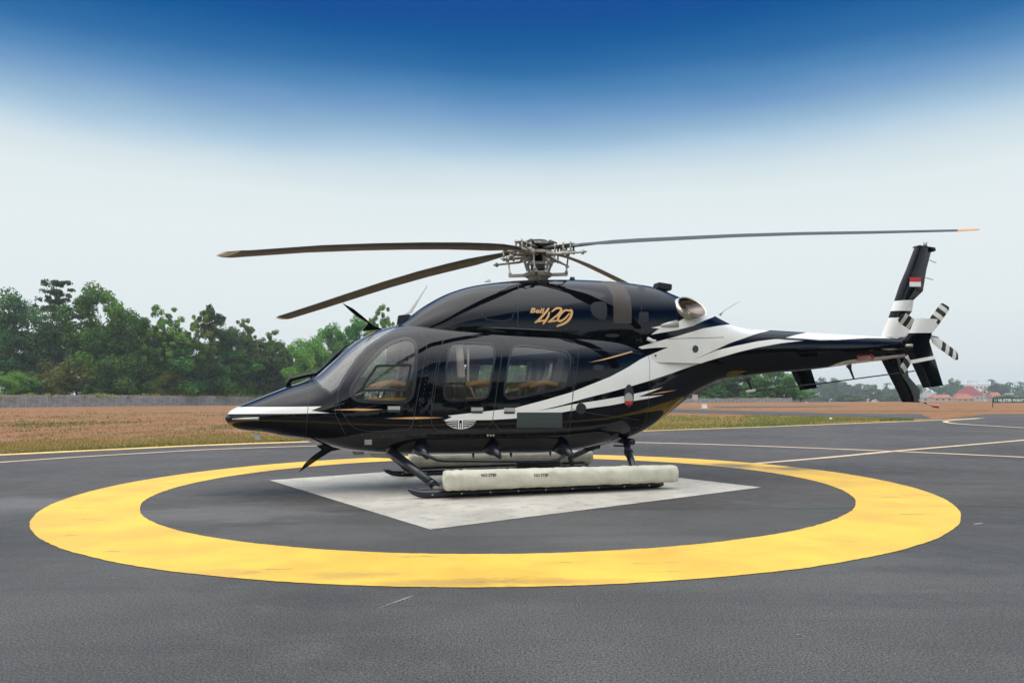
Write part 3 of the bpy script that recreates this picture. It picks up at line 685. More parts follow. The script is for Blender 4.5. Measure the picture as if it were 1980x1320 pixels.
grass('weeds', 12000, (-60, 640), lambda a: 846 - a * .02, lambda a: 796, .11, 'grassgreen', 43, 'scattered green weeds on the red soil field at left', lambda a, b: max(0, n2(a, b) * 2.6 - 1.45) + max(0, n3(a, b) * 3 - 2.0), .006)
grass('field_stubble', 8000, (-60, 640), edge_y, lambda a: 792, .07, 'grassdry', 46, 'sparse dry stubble over the red soil field at left', lambda a, b: max(0, n3(a, b) * 2.4 - .9), .007)
grass('verge_grass', 17000, (1235, 1766), edge_y, lambda a: float(np.interp(a, [1235, 1480, 1766], [803, 803.5, 811])), .11, 'grassgreen', 44, 'green grass on the verge under the tail boom', lambda a, b: max(0, (1. if a > 1440 else .3) * (n1(a, b) * 3 - 1.15)), .006)
grass('verge_dry_grass', 12000, (1235, 1700), edge_y, lambda a: 800 + (a - 1235) * .02, .10, 'grassdry', 45, 'dry grass among the soil of the verge under the tail boom', lambda a, b: n3(a, b), .006)
# trees on the other side of the apron, behind the camera: they are what the dark paint mirrors
strip_leaves('hedge', (-38, -35), (246, -35), 560, .4, 5.0, 4, 70, .32, 'leafdark', 6, 'dark shrubs under the trees across the apron, mirrored in the helicopter paint')
for k in range(28):
    me, crown, H, W = TREE[['dense_a', 'dense_c', 'dense_b'][k % 3]]
    root = empty('broadleaf_tree', (-36 + k * 10 + random.uniform(-2, 2), -34 + random.uniform(-5, 5), 0), random.uniform(0, 6), 'tree across the apron, showing only as the dark treeline mirrored in the helicopter paint', 'tree', 'trees mirrored in the helicopter')
    q = random.uniform(.62, .9); root.scale = (q * 1.25, q * 1.25, q); link('trunk', me, root); link('crown', crown, root)
# ================================================================== THE HELICOPTER (x aft, y away from the camera, z up; metres)
heli = empty('helicopter', (HX, HY, 0), YAW, 'black and white helicopter standing on its skids on the white square inside the yellow ring', 'helicopter')
ZT = [(-4.18,1.03),(-4.165,1.08),(-4.12,1.125),(-4.03,1.175),(-3.78,1.285),(-3.43,1.43),(-3.05,1.575),(-2.80,1.79),(-2.61,1.965),(-2.37,2.14),(-2.15,2.245),(-1.9,2.32),(-1.5,2.37),(-.65,2.375),(.2,2.36),(1.2,2.34),(2,2.34),(3,2.38),(3.6,2.41),(4.2,2.40),(5.07,2.375),(5.8,2.355),(6.53,2.335),(7.0,2.31),(7.3,2.27),(7.42,2.2)]
ZB = [(-4.18,1.03),(-4.165,.96),(-4.12,.91),(-4.05,.88),(-3.93,.853),(-3.68,.823),(-3.42,.763),(-3.08,.683),(-2.82,.61),(-2.56,.55),(-2,.495),(-1.54,.475),(-.57,.46),(.24,.45),(.65,.47),(1.3,.56),(1.6,.61),(1.85,.685),(2.12,.80),(2.4,.97),(2.65,1.135),(2.9,1.30),(3.2,1.45),(3.5,1.56),(4,1.62),(4.6,1.68),(5,1.71),(5.6,1.77),(6.2,1.845),(6.9,1.92),(7.3,1.98),(7.42,2.1)]
WW = [(-4.18,0.001),(-4.165,.10),(-4.12,.17),(-4.03,.25),(-3.9,.33),(-3.5,.50),(-3,.66),(-2.5,.78),(-2,.85),(-1.5,.885),(0,.90),(.8,.885),(1.3,.83),(1.7,.73),(2.1,.60),(2.5,.475),(3,.365),(3.5,.305),(4.2,.265),(5,.23),(6,.19),(7,.155),(7.3,.13),(7.42,.06)]
ZM = [(-4.18,1.03),(-3.5,1.03),(-2.5,1.02),(0,1.05),(1,1.12),(1.6,1.3),(2.2,1.55),(2.8,1.8),(3.5,1.95),(4.2,2.02),(7.42,2.12)]
NT = [(-4.18,2),(-3.2,2.1),(-2.5,2.3),(-1.5,2.9),(1,3.0),(2,2.5),(3,2.1),(7.4,2.0)]
NB = [(-4.18,2),(-3,2.3),(-1.5,2.9),(1,2.8),(2,2.3),(3,2.0),(7.4,2.0)]
CT = [(-1.98,2.22),(-1.9,2.31),(-1.77,2.40),(-1.51,2.595),(-1.1,2.822),(-.75,2.935),(-.4,2.998),(-.05,3.043),(.32,3.068),(.6,3.083),(1,3.093),(1.4,3.09),(1.75,3.075),(2.13,3.04),(2.54,2.925),(2.66,2.885),(3.12,2.70),(3.37,2.58),(3.63,2.475),(3.91,2.415),(4.2,2.37),(4.4,2.25)]
CW = [(-1.98,.30),(-1.9,.38),(-1.5,.52),(-1,.61),(-.3,.66),(.5,.68),(1.5,.66),(2.2,.59),(2.7,.47),(3.1,.36),(3.5,.28),(4,.22),(4.4,.16)]
def quarter(w, h, n, k):
    t = np.linspace(0, math.pi / 2, 300); y = w * np.cos(t) ** (2 / n); z = h * np.sin(t) ** (2 / n)
    s = np.concatenate([[0], np.cumsum(np.hypot(np.diff(y), np.diff(z)))]); q = np.linspace(0, s[-1], k + 1)
    return np.interp(q, s, y), np.interp(q, s, z)
def hull_grid(xs, k=22, f=1., fz=None):
    V = []
    zt = smooth_tab(ZT, xs, .03); zb = smooth_tab(ZB, xs, .04); w = smooth_tab(WW, xs, .04); zm = pchip(ZM, xs); a = pchip(NT, xs); b = pchip(NB, xs)
    zm = np.clip(zm, zb + .15 * (zt - zb), zb + .8 * (zt - zb))
    for i in range(len(xs)):
        yu, zu = quarter(w[i] * f, (zt[i] - zm[i]) * f, a[i], k); yl, zl = quarter(w[i] * f, (zm[i] - zb[i]) * f, b[i], k)
        rg = [(-y, z) for y, z in zip(yu, zu)] + [(y, z) for y, z in zip(yu[-2::-1], zu[-2::-1])] + [(y, -z) for y, z in zip(yl[1:], zl[1:])] + [(-y, -z) for y, z in zip(yl[-2:0:-1], zl[-2:0:-1])]
        V.append([(xs[i], y, zm[i] + z) for y, z in rg])
    return V
def cowl_grid(xs, k=26):
    zt = smooth_tab(CT, xs, .05); w = smooth_tab(CW, xs, .05); V = []
    for i in range(len(xs)):
        zm = min(2.15, zt[i] - .12); y, z = quarter(w[i], zt[i] - zm, 2.35, k)
        low = [(-w[i], zm - .35 * q) for q in (1, .5)]
        rg = low + [(-a, zm + b) for a, b in zip(y, z)] + [(a, zm + b) for a, b in zip(y[-2::-1], z[-2::-1])] + [(-a, b) for a, b in low[::-1]]
        V.append([(xs[i], a, b) for a, b in rg])
    return V
def grid_bm(V, closed):
    bm = bmesh.new(); rows = [[bm.verts.new(p) for p in r] for r in V]; n = len(rows[0])
    for a, b in zip(rows[:-1], rows[1:]):
        for j in range(n if closed else n - 1): bm.faces.new((a[j], a[(j+1) % n], b[(j+1) % n], b[j]))
    if closed: bm.faces.new(rows[0]); bm.faces.new(rows[-1][::-1])
    bmesh.ops.recalc_face_normals(bm, faces=bm.faces)
    bm.faces.ensure_lookup_table()
    c = max(bm.faces, key=lambda f: f.calc_center_median().z)
    if c.normal.z < 0: bmesh.ops.reverse_faces(bm, faces=bm.faces)
    bm.normal_update(); return bm
xs_h = np.unique(np.concatenate([[-4.18, -4.178, -4.172, -4.165, -4.15, -4.13, -4.1], np.linspace(-4.06, 2.6, 190), np.linspace(2.6, 7.3, 100), [7.34, 7.38, 7.41, 7.42]]))
hull = grid_bm(hull_grid(xs_h), True); cowl = grid_bm(cowl_grid(np.linspace(-1.98, 4.4, 190)), False)
class Surf:
    def __init__(s, bm):
        s.t = BVHTree.FromBMesh(bm); bm.faces.ensure_lookup_table(); bm.verts.ensure_lookup_table()
        s.fv = [[v.index for v in f.verts] for f in bm.faces]; s.n = np.array([v.normal[:] for v in bm.verts]); s.p = np.array([v.co[:] for v in bm.verts])
    def normal(s, p):
        loc, nn, i, d = s.t.find_nearest(p)
        ids = s.fv[i]
        if len(ids) != 4: return nn
        w = 1 / (np.linalg.norm(s.p[ids] - np.array(loc), axis=1) ** 2 + 1e-7); v = (s.n[ids] * w[:, None]).sum(0); return Vector(v).normalized()
for b in (hull, cowl): b.verts.index_update(); b.faces.index_update()
SH, SC = Surf(hull), Surf(cowl)
CAML = HMI @ Vector((0, 0, CAMH))
def hit(px, py, fall=-.3):                    # where the sight line to that spot of the photograph meets the body
    a, b = ray(px, py); d = (HMI.to_3x3() @ Vector((a, 1, -b))).normalized(); best = None
    for s in (SH, SC):
        l, nn, i, ds = s.t.ray_cast(CAML, d)
        if l is not None and (best is None or ds < best[1]): best = (l, ds)
    if best: return (best[0].x, best[0].z)
    return at(px, py, fall)
def H(pts, fall=-.3): return [hit(x, y, fall) for x, y in pts]
def inpoly(x, z, P):
    c = False; j = len(P) - 1
    for i in range(len(P)):
        if (P[i][1] > z) != (P[j][1] > z) and x < (P[j][0]-P[i][0])*(z-P[i][1])/(P[j][1]-P[i][1]) + P[i][0]: c = not c
        j = i
    return c
def area(P): return .5 * sum(P[i-1][0]*P[i][1] - P[i][0]*P[i-1][1] for i in range(len(P)))
def offset(P, d):
    if area(P) < 0: P = P[::-1]
    out = []; n = len(P)
    for i in range(n):
        a, b, c = [Vector(P[(i + k) % n]) for k in (-1, 0, 1)]
        e1 = (b - a).normalized(); e2 = (c - b).normalized(); n1 = Vector((e1.y, -e1.x)); n2 = Vector((e2.y, -e2.x)); m = n1 + n2
        m = m.normalized() if m.length > 1e-6 else n1
        out.append(tuple(b + m * (d / max(.5, m.dot(n1)))))
    return out
def rounded(P, k=4, sharp=None):              # soften the corners of a traced outline
    for _ in range(k):
        Q = []
        for i in range(len(P)):
            a, b = Vector(P[i]), Vector(P[(i + 1) % len(P)]); Q += [tuple(a.lerp(b, .25)), tuple(a.lerp(b, .75))]
        P = Q
    out = [P[0]]
    for p in P[1:]:
        if (Vector(p) - Vector(out[-1])).length > .012: out.append(p)
    return out
def cut(bm, P, side=0, nface=None):           # score the outline into the skin and return the faces within
    X = [p[0] for p in P]; Z = [p[1] for p in P]; x0, x1, z0, z1 = min(X) - .01, max(X) + .01, min(Z) - .01, max(Z) + .01
    cand = set()
    for f_ in bm.faces:
        if side and f_.calc_center_median().y * side < 0: continue
        if nface and not nface(f_): continue
        vx = [v.co.x for v in f_.verts]; vz = [v.co.z for v in f_.verts]
        if max(vx) >= x0 and min(vx) <= x1 and max(vz) >= z0 and min(vz) <= z1: cand.add(f_)
    for i in range(len(P)):
        a, b = Vector(P[i - 1]), Vector(P[i]); e = b - a
        if e.length < 1e-5: continue
        nn = Vector((-e.y, e.x)).normalized(); sx0, sx1, sz0, sz1 = min(a.x, b.x), max(a.x, b.x), min(a.y, b.y), max(a.y, b.y); sel = []
        for f_ in cand:
            lo = hi = 0; ax = bx = f_.verts[0].co.x; az = bz = f_.verts[0].co.z
            for v in f_.verts:
                x, z = v.co.x, v.co.z; d = (x - a.x) * nn.x + (z - a.y) * nn.y
                lo = min(lo, d); hi = max(hi, d); ax = min(ax, x); bx = max(bx, x); az = min(az, z); bz = max(bz, z)
            if lo < -1e-5 and hi > 1e-5 and bx >= sx0 and ax <= sx1 and bz >= sz0 and az <= sz1: sel.append(f_)
        if not sel: continue
        es = set(ed for f_ in sel for ed in f_.edges); vs = set(v for f_ in sel for v in f_.verts)
        r = bmesh.ops.bisect_plane(bm, geom=list(vs) + list(es) + sel, dist=1e-6, plane_co=(a.x, 0, a.y), plane_no=(nn.x, 0, nn.y))
        cand = set(f_ for f_ in cand if f_.is_valid) | set(g for g in r['geom'] if isinstance(g, bmesh.types.BMFace))
    out = []
    for f_ in cand:
        if not f_.is_valid: continue
        c = f_.calc_center_median()
        if inpoly(c.x, c.z, P): out.append(f_)
    return out
SK = ['black', 'white', 'gold', 'seam', 'glass', 'rubber', 'band', 'dark', 'wsglass', 'lgrey', 'dark']
LH = hull.faces.layers.int.new('part'); LC = cowl.faces.layers.int.new('part')
# ---- outlines read off the photograph and carried onto the body
front_glass = rounded(H(zo([(160,495),(205,420),(250,350),(360,220),(450,145),(545,110),(592,108),(630,128),(643,170),(638,300),(625,440),(612,520),(592,553),(550,572),(380,570),(220,562),(178,540)], 640, 630, 3.96)), 1)
win_a = rounded(H(zo([(908,190),(920,150),(948,138),(1080,138),(1210,142),(1240,158),(1250,200),(1228,350),(1205,500),(1188,540),(1150,553),(1020,558),(905,560),(880,545),(872,505),(890,350)], 640, 630, 3.96)), 1)
win_b = rounded(H(zo([(1383,200),(1400,168),(1432,155),(1560,165),(1690,182),(1795,200),(1822,225),(1829,265),(1818,350),(1806,435),(1785,465),(1690,488),(1540,518),(1385,550),(1348,540),(1332,505),(1355,350)], 640, 630, 3.96)), 1)
ws = at(607, 731, 0); windshield = H([(640,757.5),(653,748),(668,722),(690,690),(711,668),(735,652),(755,640),(766,634)]) + [(-1.86,2.50),(-2.4,2.45),(-3.3,1.9),(-3.06,1.582)] + H([(612,735),(622,746.5)])
front_door = rounded(H([(653,757),(668,733),(690,702),(712,676),(736,657),(760,648.5),(785,645),(812,644.5),(822,652),(825,664),(820,700),(812,740),(805,776),(800,808),(796,824),(786,832),(740,832.5),(700,832),(682,825),(668,805),(654,786)]), 1)
door_a = rounded(H([(862,651),(873,647.5),(920,649),(974,651.5),(968,700),(959,760),(949,832),(900,834),(850,834),(836,824),(834,806),(840,765),(846,728),(851,690),(855,662)]), 1)
door_b = rounded(H([(974.5,651.5),(1040,654),(1098,656.5),(1112,662),(1119,672),(1116,705),(1110,750),(1103,795),(1098,816),(1088,829),(1020,831),(949.6,832),(959.6,760),(968.6,700)]), 1)
belly_band = H([(846,838),(1090,834),(1240,822),(1242,824.5),(1090,836.5),(846,840.5)])
white_main = H([(857,812.7),(874,806),(866,803.2),(930,796),(995,788.5),(1050,774),(1103,758.5),(1180,728),(1212,711),(1239,694),(1266,682),(1293,671),(1268,672),(1241,674.5),(1234,671.2),(1265,661.5),(1309,650),(1335,642),(1360,634.7),(1390,629.5),(1421,625.5),(1440,627)], -.1) + \
    [(3.9,2.5),(4.5,2.5)] + H([(1502,636.5),(1494,637.5),(1463,645),(1412,663),(1375,680),(1341,695.3),(1386,677),(1425,668),(1463,660),(1497,655.5),(1520,654),(1562,657.5),(1510,663.5),(1463,672),(1430,680),(1399,689),(1365,699),(1334,709),(1300,721),(1257,735.5),(1215,748),(1180,757.5),(1130,770),(1090,782),(1060,789),(1039,794),(1070,789),(1103,782),(1150,775),(1206,765.5),(1240,758),(1282,748.5),(1258,758),(1234,766.8),(1284,763.2),(1255,770),(1224,775),(1180,783.5),(1140,789),(1103,794),(1050,803),(1000,808.5),(949,811.5)], -.1)
boom_top = H([(1515,654),(1536,648),(1560,642.5)], -.1) + [(5.0,2.5),(7.2,2.5)] + H([(1746,652),(1743,654),(1712,653.5),(1678,653.2),(1619,657),(1592,657.2),(1559,658)], -.1)
boom_low = H([(1614,704),(1628,699.5),(1643,695.8),(1700,689.5),(1749,684.5),(1752,688)], -.1) + [(6.95,1.82),(5.3,1.6)]
nose_white = [at(441,800,0), at(446,792,0), (-4.2,1.3), at(457,786.5,-.1)] + H([(475,786.6),(497,786.6),(560,786),(622,785.4),(601.6,793.6),(637.7,798.4),(560,799.5),(500,799.8),(452,800)])
cowl_white = H([(1259,633.3),(1283,628.5),(1308,623.3),(1318,618),(1329,612),(1345,602)], -.1) + [(2.9,2.85),(3.3,2.75),(3.55,2.62)] + H([(1396,610),(1387,609),(1362,619.5),(1340,630),(1309,638),(1283,642.5),(1259,646.9),(1267,640.5),(1275,635.5)], -.1)
pins = [H([(641.5,792),(690,789.3),(742,791.3),(703,793.8)]), H([(744.6,808.6),(806,805.6),(857,807),(806,810)]), H([(1198,657.5),(1230,648.5),(1262,639.3),(1262,641.2),(1230,651.3),(1199,659.5)]),
        H([(1138,700.8),(1169,693),(1200,684.5),(1222,678.3),(1223,680.2),(1200,687.3),(1169,695.5)]), H([(1254.7,762),(1280,757),(1309,753.5),(1285,758.8)])]
side_only = lambda f_: abs(f_.normal.y) > .25
hull.normal_update()
def setm(fs, m): [setattr(f_, 'material_index', m) for f_ in fs]
def ring_cut(bm, P, w, m):                    # a narrow joint round an outline; returns the faces within
    inner = cut(bm, P, 0, side_only); ins = set(inner)
    setm([f_ for f_ in cut(bm, offset(P, w), 0, side_only) if f_ not in ins and f_.material_index in (0, 1, 2)], m)
    return inner
for P in (white_main, boom_top, boom_low, nose_white): setm(cut(hull, P), 1)
for P in pins: setm([f_ for f_ in cut(hull, P, 0, side_only)], 2)
for P in (white_main, cowl_white): setm(cut(cowl, P), 1)
# panel seams drawn as fine joints
def seam(bm, pts, w=.007, m=3):
    Q = H(pts); L = []; Rr = []
    for i, p in enumerate(Q):
        a = Vector(Q[max(i-1, 0)]); b = Vector(Q[min(i+1, len(Q)-1)]); d = (b - a).normalized(); nn = Vector((-d.y, d.x)) * w / 2
        L.append(tuple(Vector(p) + nn)); Rr.append(tuple(Vector(p) - nn))
    setm([f_ for f_ in cut(bm, L + Rr[::-1], -1) if f_.material_index in (0, 1)], m)
for P in ([(600,734),(598,770),(594,800),(590,850)], [(1108,690),(1108,730),(1106,790),(1104,812),(1098,840)], [(1120,672),(1180,679),(1243,684)], [(1106,790),(1150,800),(1236,812)], [(1250,655),(1256,700),(1255,760),(1240,830)], [(652,770),(648,800),(668,840)],
          [(846,690),(836,760),(832,800)], [(700,844),(900,846),(1090,842),(1235,826)]): seam(hull, P)
for P in ([(1001,542),(1001,590),(1001,634)], [(930,588),(932,608),(942,618),(975,621),(990,616),(993,606)], [(1292,655),(1400,652)], [(1240,590),(1242,640)]): seam(cowl, P, .009)
# dark recessed lines of the cowling and the cabin shoulder
def stroke(bm, pts, ws, m):
    Q = H(pts); L = []; Rr = []
    for i, p in enumerate(Q):
        a = Vector(Q[max(i-1, 0)]); b = Vector(Q[min(i+1, len(Q)-1)]); d = (b - a).normalized(); w = ws[i] if isinstance(ws, list) else ws; nn = Vector((-d.y, d.x)) * w / 2
        L.append(tuple(Vector(p) + nn)); Rr.append(tuple(Vector(p) - nn))
    setm([f_ for f_ in cut(bm, L + Rr[::-1]) if f_.material_index == 0], m)
# engine heat shield band
setm([f_ for f_ in cut(cowl, [hit(1186,618), hit(1184,572), (hit(1184,572)[0] - .09, 3.2), (hit(1219,575)[0] - .07, 3.2), hit(1219,575), hit(1221,625), hit(1188,625)]) if f_.material_index == 0], 6)
for Q in ([(1229,549.5),(1244,549.5),(1250,567),(1235,566.5)],): setm(cut(cowl, H(Q)), 7)
setm(cut(cowl, rounded(H([(1142,584),(1170,583),(1174,592),(1173,618),(1160,619),(1142,606)]), 1), -1), 7)
setm(cut(cowl, H([(1236,603),(1254,603),(1254,624),(1234,624)]), -1), 7)
# doors, windows
for P, pid in ((front_door, 1), (door_a, 2), (door_b, 3)):
    for f_ in ring_cut(hull, P, .007, 3): f_[LH] = pid
for P in (front_glass, win_a, win_b):
    for f_ in cut(hull, offset(P, .045 if P is front_glass else .03), 0, side_only): f_.material_index = 5
    for f_ in cut(hull, P, 0, side_only): f_.material_index = 4
fs = cut(hull, windshield)
for f_ in cut(hull, offset(windshield, .03)):
    if f_.material_index == 0: f_.material_index = 5
for f_ in fs:
    if f_.material_index in (0, 5, 3): f_.material_index = 8; f_[LH] = 4
# centre post of the windshield
for y in (-.035, .035):
    sel = [f_ for f_ in hull.faces if f_.material_index == 8 and abs(f_.calc_center_median().y) < .2]
    bmesh.ops.bisect_plane(hull, geom=list(set(v for f_ in sel for v in f_.verts)) + list(set(e for f_ in sel for e in f_.edges)) + sel, dist=1e-6, plane_co=(0, y, 0), plane_no=(0, 1, 0))
for f_ in hull.faces:
    if f_.material_index == 8 and abs(f_.calc_center_median().y) < .034: f_.material_index = 5; f_[LH] = 0
def take(bm, surf, sel, name, parent, off=0., mats=SK):
    fs = [f_ for f_ in bm.faces if sel(f_)]
    if not fs: return None
    idx = {}; V = []; N = []; Fc = []; Mi = []
    for f_ in fs:
        q = []
        for v in f_.verts:
            if v.index not in idx:
                idx[v.index] = len(V); nn = surf.normal(v.co); V.append(tuple(v.co - nn * off)); N.append(tuple(nn))
            q.append(idx[v.index])
        Fc.append(q); Mi.append(f_.material_index)
    me = mesh(name, V, Fc)
    used = sorted(set(Mi)); remap = {m: i for i, m in enumerate(used)}
    for m in used: me.materials.append(M[mats[m]])
    me.polygons.foreach_set('material_index', [remap[m] for m in Mi]); me.polygons.foreach_set('use_smooth', [True] * len(Fc))
    me.normals_split_custom_set_from_vertices(N)
    return link(name, me, parent)
for b in (hull, cowl): b.verts.index_update(); b.normal_update()
cy = lambda f_: f_.calc_center_median().y
take(hull, SH, lambda f_: f_[LH] == 0 and f_.material_index != 4, 'fuselage', heli)
EXC = Vector((at(1338, 594, -.44)[0], -.44, at(1338, 594, -.44)[1])); EXA = Vector((.72, -.55, .12)).normalized()
def in_pipe(f_):
    c = f_.calc_center_median(); c.y = -abs(c.y); d = c - EXC; t = d.dot(EXA); return -.36 < t < .3 and (d - EXA * t).length < .185
take(cowl, SC, lambda f_: not in_pipe(f_), 'engine_cowling', heli)
doors = {}
for pid, nm in ((1, 'cockpit_door'), (2, 'cabin_door'), (3, 'cabin_door')):
    for s in (-1, 1):
        d_ = take(hull, SH, lambda f_: f_[LH] == pid and f_.material_index != 4 and cy(f_) * s > 0, nm, heli); doors[pid, s] = d_
        p_ = take(hull, SH, lambda f_: f_[LH] == pid and f_.material_index == 4 and cy(f_) * s > 0, 'window_pane', d_, .006)
for s in (-1, 1): take(hull, SH, lambda f_: f_[LH] == 4 and f_.material_index == 8 and cy(f_) * s > 0, 'windshield', heli, .004)
# cabin lining: the inner skin with the same openings
xs_l = np.linspace(-2.35, 1.35, 70); lin = grid_bm(hull_grid(xs_l, 16, .945), False)
lin.verts.ensure_lookup_table()
kill = []
for P in (front_glass, win_a, win_b): kill += cut(lin, offset(P, .03), 0, side_only)
kill += cut(lin, offset(windshield, .05))
bmesh.ops.delete(lin, geom=list(set(kill)), context='FACES')
me = bpy.data.meshes.new('cabin_lining')
for f_ in lin.faces:
    c = f_.calc_center_median(); f_.material_index = 0 if c.z > 1.55 else 1
lin.to_mesh(me); lin.free(); link('cabin_lining', me, heli, [M['lining'], M['seat']], True)
def hy(x, z, s=-1, surf=None):                # skin height at a point of the side view
    best = None
    for su in ((surf,) if surf else (SH, SC)):
        l, nn, i, d = su.t.ray_cast(Vector((x, 3 * s, z)), Vector((0, -s, 0)))
        if l is not None and (best is None or d < best[1]): best = (l, d, su)
    if best is None: return None
    return best[0], best[2].normal(best[0])
def decal(name, V2, Fc, m, parent, lift=.003, s=-1):
    v = []
    for x, z in V2:
        h_ = hy(x, z, s)
        if h_ is None: h_ = (Vector((x, s * .1, z)), Vector((0, s, 0)))
        v.append(h_[0] + h_[1] * lift)
    me = mesh(name, v, Fc)
    if len(me.polygons) and me.polygons[0].normal.y * s < 0: me.flip_normals()
    return link(name, me, parent, M[m])
def quad_grid(P4, nu=8, nv=3):
    a, b, c, d = [Vector(p) for p in P4]; V = [tuple(a.lerp(b, i / nu).lerp(d.lerp(c, i / nu), j / nv)) for j in range(nv + 1) for i in range(nu + 1)]
    return V, [(j*(nu+1)+i, j*(nu+1)+i+1, (j+1)*(nu+1)+i+1, (j+1)*(nu+1)+i) for j in range(nv) for i in range(nu)]
# added grey patch masking the registration; handles, logo, lettering
V, Fc = quad_grid(H([(999.5,797),(1087,797),(1087,826.5),(998.5,826.5)])); decal('registration_mask', V, Fc, 'grey', doors[3, -1])
def solid_decal(name, P4, m, parent, t=.02, nu=5, nv=3, s=-1):
    V, Fc = quad_grid(P4, nu, nv); o = decal(name, V, Fc, m, parent, t, s); me = o.data
    bm = bmesh.new(); bm.from_mesh(me); r = bmesh.ops.extrude_face_region(bm, geom=bm.faces[:])
    for v in r['geom']:
        if isinstance(v, bmesh.types.BMVert): v.co.y -= s * t
    bmesh.ops.recalc_face_normals(bm, faces=bm.faces); bm.to_mesh(me); bm.free(); return o
for x0, x1, y0, pid in ((750,773.5,785,1), (911,933.5,787.3,2), (974.5,995.5,788.2,3)):
    hd = solid_decal('handle', H([(x0,y0),(x1,y0),(x1,y0+7),(x0,y0+7)]), 'lgrey', doors[pid, -1], .018)
    solid_decal('handle_recess', H([(x0,y0+7.6),(x1,y0+7.6),(x1-.5,y0+11.6),(x0+.5,y0+11.6)]), 'grey', doors[pid, -1], .004)
def wings(ax, ay):
    mb = []; pts = []
    def q(P): pts.append(H([(ax + x, ay + y) for x, y in P]))
    for s in (-1, 1):
        for (x0, y0, x1, y1, w) in ((6,-9.2,30,-10.2,1.6),(6,-5.6,26,-6.2,1.2),(6,-2.3,21,-2.6,1.2),(6,1.0,14,.8,1.2)):
            q([(s*x0,y0-w/2),(s*x1,y1-w/2),(s*(x1-1.6),y1+w/2),(s*x0,y0+w/2)])
        for i in range(4):
            P = [(30,-10.6),(26.5,-5.2),(21,-1.2),(14.5,1.9),(6,4.1)]; a, b = P[i], P[i+1]
            q([(s*a[0],a[1]-.2),(s*b[0],b[1]-.8),(s*(b[0]-.3),b[1]+.7),(s*(a[0]-1),a[1]+1.4)])
        q([(s*2.6,-13),(s*5,-13),(s*5,5.4),(s*2.6,5.4)])
    q([(-.8,-6),(.8,-6),(.8,3.4),(-.8,3.4)]); q([(-3.4,3.4),(3.4,3.4),(1.4,5.2),(-1.4,5.2)])
    V = []; Fc = []
    for P in pts:
        n0 = len(V); V += P; Fc.append((n0, n0+1, n0+2, n0+3))
    decal('wing_emblem', V, Fc, 'white', doors[2, -1], .003)
wings(890.5, 824)
V = []; Fc = []
for x in (943, 948.7, 954.2):
    n0 = len(V); V += H([(x + 1.7 * math.cos(a), 841 + 1.7 * math.sin(a)) for a in [k * 6.283 / 10 for k in range(10)]]); Fc.append(tuple(range(n0, n0 + 10)))
decal('rivet_dots', V, Fc, 'white', heli)
def px_text(name, s, x0, y0, x1, y1, m, parent, bold=.02, shear=0., skew=0., spacing=1.):
    V, Fc, b = text_mesh(s, 1, bold, shear, spacing)
    P = H([(x0 + (x - b[0]) / (b[1] - b[0]) * (x1 - x0), y1 - (y - b[2]) / (b[3] - b[2]) * (y1 - y0) + skew * ((x - b[0]) / (b[1] - b[0]) - .5)) for x, y in V])
    return decal(name, P, Fc, m, parent, .003)
px_text('lettering', 'Bell', 1025, 595.5, 1053, 605.5, 'gold', heli, .035, .25, 1., 1.05)
# the brush-written numerals as tapered strokes
def brush(strokes, ox, oy, s, m, name, parent):
    V = []; Fc = []
    for pts, w in strokes:
        P = spline([(x, y) for x, y in pts], 6) if len(pts) > 2 else [Vector(p) for p in pts]; n0 = len(V); k = len(P); L = []
        for i, p in enumerate(P):
            d = (P[min(i+1, k-1)] - P[max(i-1, 0)]).normalized(); t = i / (k - 1); ww = w * (.35 + .65 * math.sin(math.pi * min(1, .12 + .8 * t)) ** .6)
            nn = Vector((-d.y, d.x)) * ww / 2; L += [(p + nn), (p - nn)]
        V += H([(ox + a.x / s, oy + a.y / s) for a in L]); Fc += [(n0+2*i, n0+2*i+1, n0+2*i+3, n0+2*i+2) for i in range(k - 1)]
    decal(name, V, Fc, m, parent)
brush([([(322,160),(290,200),(240,255),(200,288)], 21), ([(196,284),(250,272),(300,268),(300,268)], 15), ([(326,192),(312,236),(286,276),(270,300)], 19),
       ([(344,192),(388,162),(428,168),(410,205),(358,250),(316,280)], 18), ([(312,281),(358,273),(396,268)], 15),
       ([(506,184),(462,180),(422,214),(400,254),(416,274),(458,252),(500,206)], 19), ([(504,172),(520,192),(506,244),(460,290),(388,318)], 22)], 990, 560, 4.5, 'gold', 'numerals', heli)
# round ports, lamp, vents on the skin
def disc(name, cx0, cy0, rx, ry, m, parent, lift=.003, n=20):
    P = H([(cx0, cy0)] + [(cx0 + rx * math.cos(a), cy0 + ry * math.sin(a)) for a in [k * 6.283185 / n for k in range(n)]])
    return decal(name, P, [(0, 1 + k, 1 + (k + 1) % n) for k in range(n)], m, parent, lift)
disc('refuel_port', 1123.5, 789.5, 10, 10.5, 'dark', heli); disc('antenna_port', 1344.5, 674.5, 5.8, 7.2, 'grey', heli); disc('small_port', 1267.5, 687.5, 2, 2, 'dark', heli)
disc('lamp_fairing', 1216, 765, 9.5, 22, 'seam', heli); disc('navigation_lamp', 1214.5, 770, 8, 11, 'lgrey', heli, .012)
V, Fc = quad_grid(H([(1207,775),(1222,775),(1221,782),(1208,782)]), 4, 2); decal('red_lens', V, Fc, 'redlamp', heli, .016)
disc('vent', 1184, 648.5, 14, 3.5, 'dark', heli); disc('intake', 1157, 711, 11, 6, 'dark', heli)
solid_decal('data_plate', H([(705,849),(719,849),(719,859),(705,859)]), 'lgrey', heli, .004)
